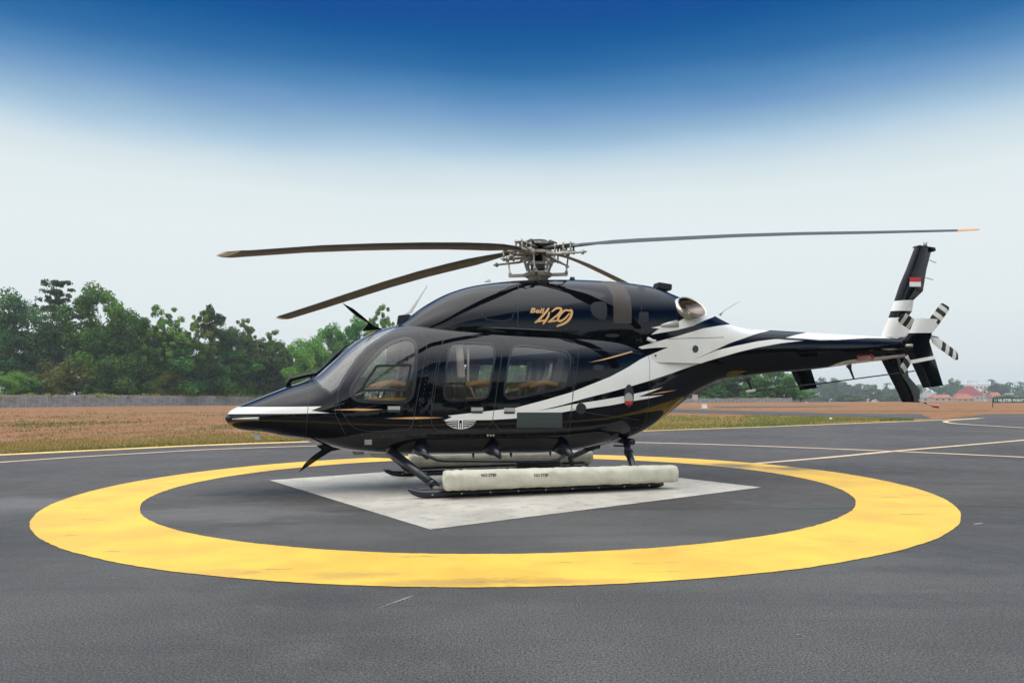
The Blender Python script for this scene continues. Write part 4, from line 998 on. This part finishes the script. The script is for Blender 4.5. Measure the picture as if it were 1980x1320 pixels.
# rivets and fasteners along the door posts and nose
V = []; Fc = []
def rivets(pts, step=.06, rr=.006):
    Q = H(pts)
    for a, b in zip(Q[:-1], Q[1:]):
        a, b = Vector(a), Vector(b); k = max(1, int((b - a).length / step))
        for i in range(k):
            p = a.lerp(b, i / k); n0 = len(V); V.extend([(p.x + rr * math.cos(t), p.y + rr * math.sin(t)) for t in (0, 1.57, 3.14, 4.71)]); Fc.append((n0, n0+1, n0+2, n0+3))
rivets([(828,690),(818,770),(812,832)]); rivets([(842,680),(832,760),(826,800)], .12); rivets([(700,840),(820,843),(1000,842),(1090,838)], .12); rivets([(596,750),(594,790)], .09); rivets([(490,801),(600,803)], .09); rivets([(1112,700),(1108,770)], .07); rivets([(1003,630),(1180,641)], .22)
tag(decal('rivets', V, Fc, 'rivet', heli, .003), kind='stuff')
# cabin shoulder gutter and roof rail: raised dark mouldings
def moulding(name, pts, r, m, n=8):
    P = []
    for p in H(pts):
        h_ = hy(p[0], p[1]); P.append(h_[0] + h_[1] * .002 if h_ else Vector((p[0], -.6, p[1])))
    t = MB(); t.tube(P, r, n); t.build(name, M[m], heli, True)
moulding('roof_rail', [(946,634),(1000,636),(1051,638.5),(1110,642)], .014, 'darkmetal')
# ---- exhausts
def exhaust(sy):
    x, z = at(1338, 594, -.44); c = Vector((x, -.44, z)); n1 = Vector((.10, -.62, .60)).normalized(); ax = Vector((.72, -.55, .12)).normalized(); a0 = c - ax * .42; n0 = Vector((.85, -.5, .1)).normalized()
    def circ(cc, nn, r_, k=36):
        u = nn.cross(Vector((0, 0, 1))).normalized(); w = nn.cross(u); return [cc + (u * math.cos(t) + w * math.sin(t)) * r_ for t in [2 * math.pi * i / k for i in range(k)]]
    rings = []
    for t in (0, .4, .8, 1): rings.append(circ(a0.lerp(c, t), n0.lerp(n1, t).normalized(), .17 + .07 * t))
    inn = [circ(c + n1 * .012, n1, .243), circ(c + n1 * .004, n1, .225), circ(c - ax * .16, n0.lerp(n1, .7).normalized(), .19), circ(c - ax * .38, n0, .15), circ(c - ax * .40, n0, .01)]
    t = MB(); k = 36
    for i, (p, q, m_) in enumerate(zip((rings + inn)[:-1], (rings + inn)[1:], [0, 0, 2, 2, 2, 1, 1, 3])):
        p = [Vector((v.x, v.y * -sy, v.z)) for v in p]; q = [Vector((v.x, v.y * -sy, v.z)) for v in q]
        t.add(p + q, [(j, (j + 1) % k, k + (j + 1) % k, k + j) for j in range(k)], m_)
    t.build('exhaust_pipe', [M['tan'], M['exh'], M['steel'], M['dark']], heli, True)
exhaust(-1); exhaust(1)
def Pt(px, py, y): x, z = at(px, py, y); return Vector((x, y, z))
# scoop ahead of the exhaust
t = MB(); a = Pt(1278, 630, -.60); b = Pt(1306, 627, -.50); t.tube([a, a.lerp(b, .5), b], [.02, .055, .075], 14); t.build('drain_scoop', M['lgrey'], heli, True)
t = MB(); t.tube([Pt(1253,655,-.66), Pt(1262,659,-.62), Pt(1280,657,-.55)], [.03,.026,.02], 8); t.build('fuel_lever', M['white'], heli, True)
t = MB(); t.box(Pt(1281, 555, -.08), (.24, .2, .10), Matrix.Rotation(R(6), 3, 'Y')); t.build('roof_intake', M['dark'], heli, bevel=.012)
t = MB(); t.tube([Pt(1106,545,-.1), Pt(1107,536,-.1)], [.05,.035], 10); t.build('roof_lamp', M['dark'], heli, True)
# roof antennas
def blade_fin(name, pts, y, th, m, parent=heli):
    t = MB(); t.prism([at(px, py, y) for px, py in pts], y - th / 2, y + th / 2); return t.build(name, M[m], parent, bevel=min(.006, th * .3))
blade_fin('antenna', [(774,611),(790,602),(826,551),(827,552),(797,604),(786,609)], 0, .02, 'white')
blade_fin('antenna_foot', [(767,629),(770,610),(790,608),(800,612),(786,622)], 0, .08, 'dark')
blade_fin('antenna', [(935,546),(942,540),(947,539),(950,545)], .1, .02, 'white')
t = MB(); t.tube([Pt(1392,609,0), Pt(1400,600,0), Pt(1430,583,0)], [.02,.008,.004], 6); t.build('whip_antenna', M['lgrey'], heli, True)
# wire cutters and windshield deflector
blade_fin('wire_cutter', [(740,637),(700,640),(712,625),(690,612),(674,598),(662,586),(683,597),(703,613),(722,630),(738,635)], 0, .05, 'black')
blade_fin('wire_cutter', [(660,868),(640,872),(622,883),(600,898),(577,913),(590,895),(606,880),(622,869),(612,861),(635,858)], 0, .05, 'black')
t = MB(); pts = [Pt(p, q, -.0) for p, q in [(553,747),(562,733),(590,726),(612,722),(628,709),(650,686),(668,668)]]; t.tube(pts, [.02,.035,.03,.028,.026,.024,.018], 8); t.build('wire_deflector', M['black'], heli, True)
for p, q, p2, q2 in ((600,733,604,724), (560,746,562,735)):
    t = MB(); t.tube([Pt(p, q, 0), Pt(p2, q2, 0)], .015, 6); t.build('deflector_strut', M['dark'], heli, True)
t = MB(); t.tube([Pt(449,810,-.28), Pt(470,809.5,-.36), Pt(500,809,-.47)], [.008,.016,.02], 8); t.build('pitot_tube', M['lgrey'], heli, True)
blade_fin('belly_antenna', [(487,838),(505,839),(504,850),(495,850)], -.1, .03, 'white')
blade_fin('belly_antenna', [(713,876),(757,877),(763,886),(716,884)], .35, .04, 'white')
blade_fin('belly_antenna', [(680,872),(705,874),(703,879),(684,879)], .3, .04, 'cream')
t = MB(); t.tube([Pt(1132,866,-.1), Pt(1158,860,-.1)], .055, 10); t.tube([Pt(1158,860,-.1), Pt(1207,848,-.1)], .012, 6); t.build('belly_beacon', M['dark'], heli, True)
for px_, py_, s_ in ((988,878,6), (1064,875,6), (915,879,3)):
    t = MB(); p = Pt(px_, py_, -.25); t.tube([p + Vector((0,0,.05)), p - Vector((0,0,.045))], [.03, .008], 8); t.build('belly_drain', M['dark'], heli, True)
# landing lamp hood near the nose
# ---- interior
def rbox(mb, c, d, rot=None): mb.box(c, d, rot)
def make_seat(x, y, face, parent=heli):
    rt = MB(); b = .12
    rt.box((x, y, 1.22), (.5, .48, .14)); o = rt.build('seat_cushion', M['leather'], parent, True, .05)
    rt = MB(); rot = Matrix.Rotation(face * R(9), 3, 'Y'); rt.box((x + face * .27, y, 1.56), (.12, .46, .68), rot); rt.build('seat_back', M['seat'], o, True, .05)
    rt = MB(); rt.box((x + face * .33, y, 1.96), (.09, .27, .18), rot); rt.build('headrest', M['seat'], o, True, .04)
    for s in (-1, 1):
        rt = MB(); rt.tube([(x - face * .2, y + s * .25, 1.44), (x, y + s * .25, 1.50), (x + face * .22, y + s * .25, 1.46)], .035, 8); rt.build('armrest', M['leather'], o, True)
    rt = MB(); rt.box((x, y, .94), (.4, .4, .44)); rt.build('seat_base', M['dark'], o)
for y in (-.38, .38): make_seat(-2.02, y, 1)
for y in (-.52, 0, .52): make_seat(.10, y, 1)
for y in (-.45, .45): make_seat(-.78, y, -1)
t = MB(); t.box((-.5, 0, .72), (3.6, 1.4, .05)); t.build('cabin_floor', M['dark'], heli)
t = MB(); t.box((.72, 0, 1.3), (.05, 1.36, 1.35)); t.build('rear_bulkhead', M['seat'], heli)
t = MB(); t.box((-2.55, 0, 1.30), (.35, 1.05, .34)); t.box((-2.42, 0, 1.52), (.2, 1.0, .1)); t.build('instrument_panel', M['dark'], heli, bevel=.03)
for y in (-.34, .34):
    t = MB(); t.tube([(-2.1, y, .75), (-2.14, y, 1.2), (-2.08, y, 1.38)], .018, 8); t.tube([(-2.08, y - .07, 1.40), (-2.08, y + .07, 1.40)], .02, 8); t.build('control_stick', M['dark'], heli, True)
for s in (-1, 1):
    t = MB(); t.box((-1.52, s * .64, 1.98), (.20, .06, .44), Matrix.Rotation(s * R(18), 3, 'X')); t.build('cabin_post', M['lining'], heli, bevel=.015)
    t = MB(); t.box((-1.08, s * .66, 1.85), (.10, .07, .62), Matrix.Rotation(s * R(16), 3, 'X')); t.build('cabin_post', M['lining'], heli, bevel=.015)
    t = MB(); t.tube([(-.95, s * .62, 2.05), (-.97, s * .68, 1.5), (-.8, s * .7, 1.1)], .018, 6); t.build('seat_belt', M['lining'], heli, True)
for k, y in enumerate((-.6, -.44, .5)):
    t = MB(); t.tube([(.32, y, 1.95), (.26, y, 1.6), (.16, y + .1, 1.32)], .03, 6); t.build('seat_belt', M['lgrey'], heli, True)
# sliding vent window of the cockpit door
fr = [hit(*p) for p in zo([(225,492),(350,305),(612,298),(575,492)], 640, 630, 3.96)]
P3 = [hy(*p)[0] + Vector((0, -.008, 0)) for p in fr]
t = MB()
for a, b in zip(P3, P3[1:] + P3[:1]): t.bar(a, b, .02, .03)
t.build('vent_frame', M['seam'], doors[1, -1], bevel=.004)
# ---- landing gear
def skid(sy):
    y = sy * 1.36
    t = MB(); x0 = Pt(789, 953, -1.36).x; x1 = Pt(1281, 938, -1.36).x
    pts = [(x0, y, .135), (x0 + .05, y, .105), (x0 + .14, y, .07), (x0 + .26, y, .061), (x0 + .45, y, .058), (0, y, .058), (x1 - .1, y, .06), (x1, y, .068)]
    t.tube(pts, [.018, .04, .05, .058, .058, .058, .056, .04], 12); o = t.build('skid_tube', M['darkmetal'], heli, True)
    t = MB()
    for k in range(9): t.box((x0 + .3 + k * .38, y - .058, .055), (.02, .012, .02))
    t.build('skid_bolts', M['steel'], o)
    t = MB(); t.box((x0 + .7, y, .09), (.34, .07, .05)); t.box((x1 - .55, y, .09), (.3, .07, .05)); t.build('skid_saddle', M['dark'], o, bevel=.01)
    return x0, x1
X0, X1 = skid(-1); skid(1)
for s in (-1, 1):
    a = Pt(757, 873, -.62); b = Pt(849, 945, -1.30); a.y *= -s; b.y *= -s
    t = MB(); t.tube([a, b], [.062, .052], 14); t.tube([b.lerp(a, .18), b.lerp(a, .1)], .06, 14); o = t.build('landing_gear_leg', M['darkmetal'], heli, True)
    t = MB(); t.tube([a + (a - b).normalized() * .02, a + (a - b).normalized() * .07], [.07, .05], 12); t.box(b, (.16, .08, .09)); t.build('leg_clamp', M['steel'], o, bevel=.01)
    a = Pt(1210, 858, -.42); b = Pt(1228, 912, -1.27); a.y *= -s; b.y *= -s; b2 = Vector((b.x + .05, b.y - s * -.06 * 0, .10))
    t = MB(); t.tube([a + Vector((0, 0, .05)), a.lerp(b, .4), b, b2], [.05, .055, .045, .04], 14); o = t.build('landing_gear_leg', M['darkmetal'], heli, True)
    t = MB(); t.bar(a + Vector((-.2, 0, -.02)), a + Vector((0, 0, -.03)), .025, .025); t.tube([a.lerp(b, .28), a.lerp(b, .36)], .068, 12); t.build('leg_clamp', M['dark'], o)
t = MB(); t.tube([(1.62, -.5, .60), (1.62, .5, .60)], .05, 12); t.build('cross_tube', M['darkmetal'], heli, True)
# float bags in canvas covers
from mathutils import noise as mn
def float_bag(s):
    a = Pt(856, 929, -1.52); b = Pt(1309, 915, -1.52); y = s * 1.50; n = 130; k = 26; V = []; Fc = []
    for i in range(n + 1):
        t = i / n; x = a.x + (b.x - a.x) * t; z = a.z + (b.z - a.z) * t
        e = min(1, (min(t, 1 - t) * 3.4 / .055)) ; r0 = .146 * (max(0., 1 - (1 - e) ** 2.6)) ** .5 * (1 - .10 * t) * .95
        for j in range(k):
            an = 2 * math.pi * j / k; ca_, sa_ = math.cos(an), math.sin(an)
            w = mn.noise(Vector((x * 7 + sa_ * 1.5, an * .7 * 0 + ca_ * 3, sa_ * 3 + 9 * s))) * .008 + mn.noise(Vector((x * 22 + sa_ * 6, ca_ * 5, sa_ * 5))) * .003
            w += -.012 * max(0, 1 - abs(((x + 9) % .62) - .31) / .03) * (.5 + .5 * sa_)
            w += .010 * max(0, mn.noise(Vector((x * 9 + an * 2.2, an * 1.3, 4 * s)))) + .005 * mn.noise(Vector((x * 30 - an * 3, an * .8, 7)))
            de = min(t, 1 - t) * 3.4
            w += -.012 * max(0, 1 - abs(de - .13) / .022) + .010 * max(0, 1 - abs(de - .075) / .05) * mn.noise(Vector((an * 3.5, de * 20, s)))
            w += .010 * max(0, 1 - abs(sa_ + .62) / .12) if ca_ < 0 else 0
            rr = r0 + (w if r0 > .03 else 0)
            V.append((x, y + rr * np.sign(ca_) * abs(ca_) ** .68 * .97, z + rr * np.sign(sa_) * abs(sa_) ** .68 * .93))
    for i in range(n):
        for j in range(k): Fc.append((i*k+j, i*k+(j+1) % k, (i+1)*k+(j+1) % k, (i+1)*k+j))
    Fc.append(tuple(range(k))); Fc.append(tuple(n*k+j for j in range(k-1, -1, -1)))
    me = mesh('float_bag', V, Fc); o = link('float_bag', me, heli, M['cream'], True)
    bm = bmesh.new(); bm.from_mesh(me); bmesh.ops.recalc_face_normals(bm, faces=bm.faces); bm.to_mesh(me); tr = BVHTree.FromBMesh(bm); bm.free()
    if s < 0:
        for x0, x1, y0, y1 in ((931, 960, 915.2, 921.2), (1032.5, 1060.5, 915.2, 921.2)):
            V, F2, bb = text_mesh('NO STEP', 1, .02); q = []
            for u, v in V:
                px_ = x0 + (u - bb[0]) / (bb[1] - bb[0]) * (x1 - x0); py_ = y1 - (v - bb[2]) / (bb[3] - bb[2]) * (y1 - y0)
                p = Pt(px_, py_, -1.63); l, nn, _, _ = tr.ray_cast(Vector((p.x, -3, p.z)), Vector((0, 1, 0)))
                q.append(l + nn * .004 if l else p)
            m2 = mesh('lettering', q, F2); link('lettering', m2, o, M['seam'])
    t = MB(); t.box(((a.x + b.x) / 2, y - s * .1, a.z - .12), (2.9, .05, .04)); t.build('float_beam', M['dark'], o)
    return o
float_bag(-1); float_bag(1)
t = MB(); p, q = Pt(1000, 899, .55), Pt(1082, 897, .55); d = (q - p).normalized(); t.tube([p - d * .03, p, p + d * .05, q - d * .05, q, q + d * .03], [.02, .055, .068, .068, .055, .02], 14); t.build('inflation_bottle', M['grey'], heli, True)
# boarding step on three conical brackets
t = MB(); yb = -1.0
t.tube([Pt(803,866,-.7), Pt(812,874,-.9), Pt(830,882,yb), Pt(846,889,yb), Pt(858,890,yb), Pt(960,891,yb), Pt(1062,890.5,yb), Pt(1080,888,yb), Pt(1094,878,-.9), Pt(1097,868,-.7)], .024, 10); t.build('boarding_step', M['darkmetal'], heli, True)
for px_ in (814, 952, 1090):
    t = MB(); c = Pt(px_, 868, -.70); t.tube([c + Vector((-.02, .12, .06)), c, c + Vector((.02, -.14, -.03)), c + Vector((.04, -.26, -.10))], [.14, .10, .06, .026], 14); t.build('step_bracket', M['darkmetal'], heli, True)
# ---- tail
def slab(rows, y, th, mats, name, parent, chord_round=True):
    """rows: (x_lead, x_trail, z_lead, z_trail, material of the strip above); an aerofoil slab standing in the x-z plane"""
    mb = MB(); sec = [(0, 0), (.08, .62), (.3, 1), (.6, .8), (1, .08)]
    ring = [(u, -v) for u, v in sec] + [(u, v) for u, v in sec[::-1][:-1]]
    n = len(ring); V = []
    for xl, xt, zl, zt2, m in rows:
        for u, v in ring: V.append((xl + (xt - xl) * u, y + v * th / 2, zl + (zt2 - zl) * u))
    for i in range(len(rows) - 1):
        mb.add([], []);
        mb.f += [(i*n+j, i*n+(j+1) % n, (i+1)*n+(j+1) % n, (i+1)*n+j) for j in range(n)]; mb.mi += [rows[i][4]] * n
    mb.v = V; mb.f += [tuple(range(n)), tuple((len(rows)-1)*n+j for j in range(n-1, -1, -1))]; mb.mi += [rows[0][4], rows[-2][4]]
    o = mb.build(name, mats, parent, autosm=True); return o
BW = [M['black'], M['white']]
def row(pl, pt_, y, m): a = at(*pl, y); b = at(*pt_, y); return (a[0], b[0], a[1], b[1], m)
fin = slab([row((1703,652),(1762,652),0,1), row((1718,614.5),(1754,614.5),0,0), row((1722,601.5),(1763,601.5),0,1), row((1729,582),(1766,580),0,0), row((1739,551),(1784,563),0,0), row((1752,521),(1791,521),0,0), row((1769,477),(1802,478),0,0)], 0, .15, BW, 'tail_fin', heli)
slab([row((1703,694),(1750,690),0,0), row((1714,716),(1757,728),0,0), row((1735,757),(1778,752),0,0), row((1744,777),(1778,778),0,0)], 0, .12, BW, 'lower_fin', heli)
blade_fin('fin_cap', [(1769,478),(1772,475),(1803,480),(1804,486),(1800,488),(1795,481)], 0, .14, 'dark')
t = MB(); p = Pt(1789, 477, 0); t.tube([p, p + Vector((0, 0, .09))], .032, 10); t.build('anti_collision_lamp', M['lgrey'], heli, True)
for a, b in (((1797,503),(1810,508)), ((1790,537),(1804,541))):
    t = MB(); t.tube([Pt(*a, 0), Pt(*b, 0)], .006, 5); t.build('static_wick', M['dark'], heli)
for c, m_, y0, y1 in ((0, 'red', 536, 545), (1, 'white', 545, 554)):
    t = MB(); P = [at(1759, y0, -.08), at(1780.5, y0, -.08), at(1780.5, y1, -.08), at(1759, y1, -.08)]; t.prism(P, -.082, -.076); t.build('flag_band', M[m_], fin)
# tail skid
t = MB(); t.tube([Pt(1775,773,0), Pt(1795,781,0), Pt(1806,785,0)], .013, 8); o = t.build('tail_stinger', M['stripew'], heli, True)
t = MB(); t.tube([Pt(1803,784.5,0), Pt(1814,786,0)], [.02, .03], 8); t.build('stinger_tip', M['redlamp'], o, True)
t = MB(); t.tube([Pt(1786,777.6,0), Pt(1791,779.6,0)], .0145, 8); t.build('stinger_band', M['dark'], o, True)
# stabiliser with end plates
YS = 1.45
pl, pm_ = at(1760, 662, 0), at(1800, 660, 0)
for s in (-1, 1):
    x0 = at(1746, 662, -YS)[0] + .02; zz = at(1770, 668, -YS)[1]
    t = MB(); t.box((x0 + .2, s * YS / 2, zz), (.40, YS, .05)); t.build('stabiliser', M['black'], heli, bevel=.02)
    r4 = lambda pl, pt_, m: (lambda a, b: (a[0], b[0], a[1], b[1], m))(at(*pl, -YS), at(*pt_, -YS))
    slab([r4((1785,750),(1823.5,745),0), r4((1763,702.5),(1808,694),1), r4((1760,696),(1805,687.5),0), r4((1745,662),(1797,660),0), r4((1757,644),(1802,643.5),1), r4((1770,615),(1813,617),1)], s * YS, .05, BW, 'end_plate', heli)
disc_p = Pt(1757, 668, -YS - .03); t = MB(); t.tube([disc_p + Vector((-.05, 0, 0)), disc_p + Vector((.06, 0, .0))], [.02, .03], 8); t.build('position_lamp', M['lgrey'], heli, True)
# tail rotor: two blade pairs, striped, at rest
TH = Pt(1792, 648, -.34)
t = MB(); t.tube([TH + Vector((0, .34, 0)), TH + Vector((0, -.06, 0))], [.09, .05], 14); th_ = t.build('tail_rotor_hub', M['steel'], heli, True)
t = MB(); t.tube([TH + Vector((.02, .3, -.06)), TH + Vector((-.4, .33, -.12))], [.10, .07], 14); t.build('tail_gearbox', M['black'], heli, True)
for k, (tip, yy) in enumerate(((Pt(1741, 612, -.36), -.36), (Pt(1852, 690, -.36), -.36), (Pt(1829, 590, -.28), -.28), (Pt(1742, 720, -.28), -.28))):
    c = Vector((TH.x, yy, TH.z)); d = (tip - c); L = d.length; d.normalize(); nn = Vector((-d.z, 0, d.x))
    mb = MB(); cuts = [.0, .12, .16, .30, .30, .42, .42, .54, .54, .66, .66, .78, .78, .90, .90, 1.0]
    wid = lambda u: .035 if u < .13 else (.08 if u < .2 else .092) if u < .95 else .06
    cs = [0, .12, .17, .34, .46, .58, .70, .82, .93, 1.0]; cm = [2, 2, 1, 1, 0, 1, 0, 1, 0]
    tw = Vector((0, .25, 0))
    V = []
    for u in cs:
        w = wid(u); ax = nn * w; th2 = .012
        V += [c + d * L * u + ax * q + Vector((0, -ty * th2 + q * .025, 0)) for q, ty in ((-1, .3), (-.3, 1), (1, .2), (1, -.2), (-.3, -1), (-1, -.3))]
    for i in range(len(cs) - 1):
        mb.f += [(i*6+j, i*6+(j+1) % 6, (i+1)*6+(j+1) % 6, (i+1)*6+j) for j in range(6)]; mb.mi += [cm[i]] * 6
    mb.v = [tuple(p) for p in V]; e = (len(cs)-1)*6; mb.f += [tuple(range(6)), tuple(e+j for j in range(5, -1, -1))]; mb.mi += [2, 0]
    mb.build('tail_rotor_blade', [M['dark'], M['stripew'], M['steel']], heli)
    t = MB(); t.tube([c + d * .05 + Vector((0, -.05, 0)), c + d * .17 + nn * .05 + Vector((0, -.05, 0))], .014, 6); t.build('pitch_link', M['steel'], th_)
# long wire antenna under the boom
t = MB(); t.tube([Pt(1443,757,-.1), Pt(1460,754,-.1)], .022, 8); t.build('wire_insulator', M['stripew'], heli, True)
t = MB(); t.tube([Pt(1450,756,-.1), Pt(1590,741,-.1), Pt(1655,732,-.1), Pt(1768,717,-.1)], .012, 6); wr = t.build('wire_antenna', M['darkmetal'], heli, True)
for a, b in (((1445,731),(1453,753)), ((1641,706),(1651,732))):
    t = MB(); p, q = Pt(*a, -.1), Pt(*b, -.1); t.tube([p, p.lerp(q, .3), q], [.05, .022, .014], 8); t.build('wire_support', M['dark'], wr, True)
# danger arrow and boom trim
px_d = [(1656,687),(1684,685.5),(1684,683.5),(1692,689.5),(1686,697),(1686,694.5),(1656,696.5)]
P = H(px_d); decal('danger_arrow', P, [tuple(range(len(P)))], 'red', heli, .004)
px_text('lettering', 'DANGER', 1658, 688.6, 1684, 694.2, 'signwhite', heli, .015, 0, -1.6)
# tail boom drive cover: a slim dark groove
moulding('drive_cover', [(1464,653),(1500,653.5),(1560,657),(1600,660)], [.006,.014,.016,.01], 'dark')
# ---- main rotor
HUB = Vector((.295, 0, 3.47)); RB = 5.68
tips = {}
t = MB(); t.tube([(HUB.x, 0, 2.9), (HUB.x, 0, 3.18), (HUB.x, 0, 3.2), (HUB.x, 0, 3.62)], [.11, .11, .075, .07], 18); mast = t.build('rotor_mast', M['darkmetal'], heli, True)
hb = MB(); hb.tube([(HUB.x, 0, 3.46), (HUB.x, 0, 3.50)], .24, 20); hb.tube([(HUB.x, 0, 3.60), (HUB.x, 0, 3.635)], .22, 20); hb.tube([(HUB.x, 0, 3.30), (HUB.x, 0, 3.34)], .13, 16)
hub = hb.build('rotor_hub', M['tan'], heli, autosm=True)
sw = MB(); sw.tube([(HUB.x, 0, 3.12), (HUB.x, 0, 3.17), (HUB.x, 0, 3.2)], [.2, .22, .14], 20); sw.tube([(HUB.x, 0, 3.05), (HUB.x, 0, 3.12)], [.14, .17], 20)
for k in range(4):
    a = R(-46 + 90 * k + 22); d = Vector((math.cos(a), math.sin(a), 0)); c = Vector((HUB.x, 0, 3.15)); sw.bar(c + d * .15, c + d * .45, .05, .045)
swash = sw.build('swashplate', M['tan'], heli, autosm=True)
cap = MB(); cap.tube([(HUB.x, 0, 3.635), (HUB.x, 0, 3.67), (HUB.x, 0, 3.69)], [.16, .15, .05], 18); cap.build('hub_cap', M['dark'], hub, True)
droop = [(0, 0), (.1, .0), (.25, -.005), (.5, -.06), (.75, -.17), (1, -.33)]
# blade tips as they hang in the photograph: (angle, tip height)
AZ = -47.
specs = [(R(-47), [(0,3.545),(.86,3.53),(1.34,3.51),(2.1,3.46),(3.34,3.37),(4.55,3.25),(5.65,3.145)]), (R(43), [(0,3.55),(1.3,3.60),(2.2,3.57),(3.2,3.52),(5.65,3.35)]),
         (R(133), [(0,3.56),(.74,3.52),(1.14,3.48),(1.94,3.40),(3.04,3.25),(4.24,3.05),(5.65,2.82)]), (R(223), [(0,3.50),(.5,3.46),(.88,3.41),(2.0,3.24),(3.5,2.97),(4.75,2.72),(5.65,2.51)])]
for k, (a, ztab) in enumerate(specs):
    d = Vector((math.cos(a), math.sin(a), 0)); nn = Vector((-d.y, d.x, 0)); mb = MB(); V = []
    rs = [.20, .34, .55, .72, .95, 1.2, 1.6, 2.2, 3.0, 3.8, 4.6, 5.47, 5.58, RB]; Lr = len(rs)
    chord = lambda r: (1.27 if k == 0 and r > 1 else 1) * np.interp(r, [.2, .34, .55, .75, 1.05, 1.35, 5.47, 5.58, RB], [.16, .14, .12, .17, .24, .265, .265, .25, .15])
    thick = lambda r: np.interp(r, [.2, .55, .75, 1.1, 5.3, RB], [.055, .055, .05, .036, .03, .016])
    pit = lambda r: R(np.interp(r, [.2, .5, 1.2, RB], [0, 8, 15, 8]) + (5 if k == 0 else 0))
    for r in rs:
        z = float(smooth_tab(ztab, r, .25))
        c_, th2 = chord(r), thick(r); p = pit(r)
        sec = [(.5, 0), (.35, .42), (.1, .5), (-.2, .3), (-.5, .04), (-.5, -.04), (-.2, -.3), (.1, -.5), (.35, -.42)]
        off = -.06 * min(1, max(0, (r - .7) / .5)) * 0
        for s_, v_ in sec:
            e = s_ * c_ + off; f_ = v_ * th2
            V.append(Vector((HUB.x, 0, z)) + d * r + nn * (e * math.cos(p) - f_ * math.sin(p)) + Vector((0, 0, e * math.sin(p) + f_ * math.cos(p))))
    for i in range(Lr - 1):
        mb.f += [(i*9+j, i*9+(j+1) % 9, (i+1)*9+(j+1) % 9, (i+1)*9+j) for j in range(9)]; mb.mi += [(2 if i < 3 else (1 if i >= Lr - (3 if k == 0 else 2) else 0))] * 9
    mb.v = [tuple(p) for p in V]; mb.f += [tuple(range(9)), tuple((Lr-1)*9+j for j in range(8, -1, -1))]; mb.mi += [2, 1]
    o = mb.build('rotor_blade', [M['bladeg'] if k == 0 else M['blade'], M['orange_tip'] if k == 0 else M['stripew'], M['blade']], heli, autosm=True)
    # root fittings: damper, pitch horn, pitch link, bolts
    zc = HUB.z + .03; B = Vector((HUB.x, 0, zc))
    g = MB(); g.bar(B + d * .12 + Vector((0, 0, -.06)), B + d * .62 + Vector((0, 0, -.05)), .15, .02); g.bar(B + d * .12 + Vector((0, 0, .055)), B + d * .6 + Vector((0, 0, .06)), .13, .018)
    for q in (.32, .46, .58):
        for s_ in (-.05, .05): g.tube([B + d * q + nn * s_ + Vector((0, 0, -.085)), B + d * q + nn * s_ + Vector((0, 0, .09))], .016, 6)
    g.build('blade_grip', M['tan'], o, autosm=True)
    g = MB(); g.tube([B + d * .22 - nn * .11 + Vector((0, 0, -.06)), B + d * .42 - nn * .14 + Vector((0, 0, -.09)), B + d * .86 - nn * .10 + Vector((0, 0, -.10))], [.035, .022, .014], 8); g.tube([B + d * .80 - nn * .10 + Vector((0, 0, -.13)), B + d * .80 - nn * .10 + Vector((0, 0, -.07))], .025, 8); g.build('lag_damper', M['tan'], o, True)
    g = MB(); g.tube([B + d * .16 + Vector((0, 0, .07)), B + d * .22 + Vector((0, 0, .11)), B + d * .30 + Vector((0, 0, .075))], [.05, .06, .05], 10); g.build('elastomeric_bearing', M['dark'], o, True)
    aa = a + R(22); hz = Vector((HUB.x, 0, 3.15)) + Vector((math.cos(aa), math.sin(aa), 0)) * .43; tp = B + d * .44 + nn * .16 + Vector((0, 0, -.05))
    g = MB(); g.tube([hz, hz.lerp(tp, .15), hz.lerp(tp, .2), hz.lerp(tp, .8), hz.lerp(tp, .85), tp], [.028, .026, .013, .013, .024, .026], 8); g.bar(B + d * .4, tp, .05, .04); g.build('pitch_link', M['tan'], o, True)
# scissor links and small control arms under the hub
for k in range(4):
    a = R(20 + 90 * k); d = Vector((math.cos(a), math.sin(a), 0)); c = Vector((HUB.x, 0, 0)); g = MB()
    p1 = c + d * .12 + Vector((0, 0, 3.44)); p2 = c + d * .26 + Vector((0, 0, 3.34)); p3 = c + d * .2 + Vector((0, 0, 3.19))
    g.bar(p1, p2, .045, .03); g.bar(p2, p3, .035, .025); g.tube([p2 - Vector((0, 0, .02)), p2 + Vector((0, 0, .02))], .03, 8); g.build('scissor_link', M['tan'], hub)
g = MB(); g.tube([(HUB.x, 0, 3.23), (HUB.x, 0, 3.33)], [.12, .10], 18); g.build('mast_boot', M['grey'], hub, True)
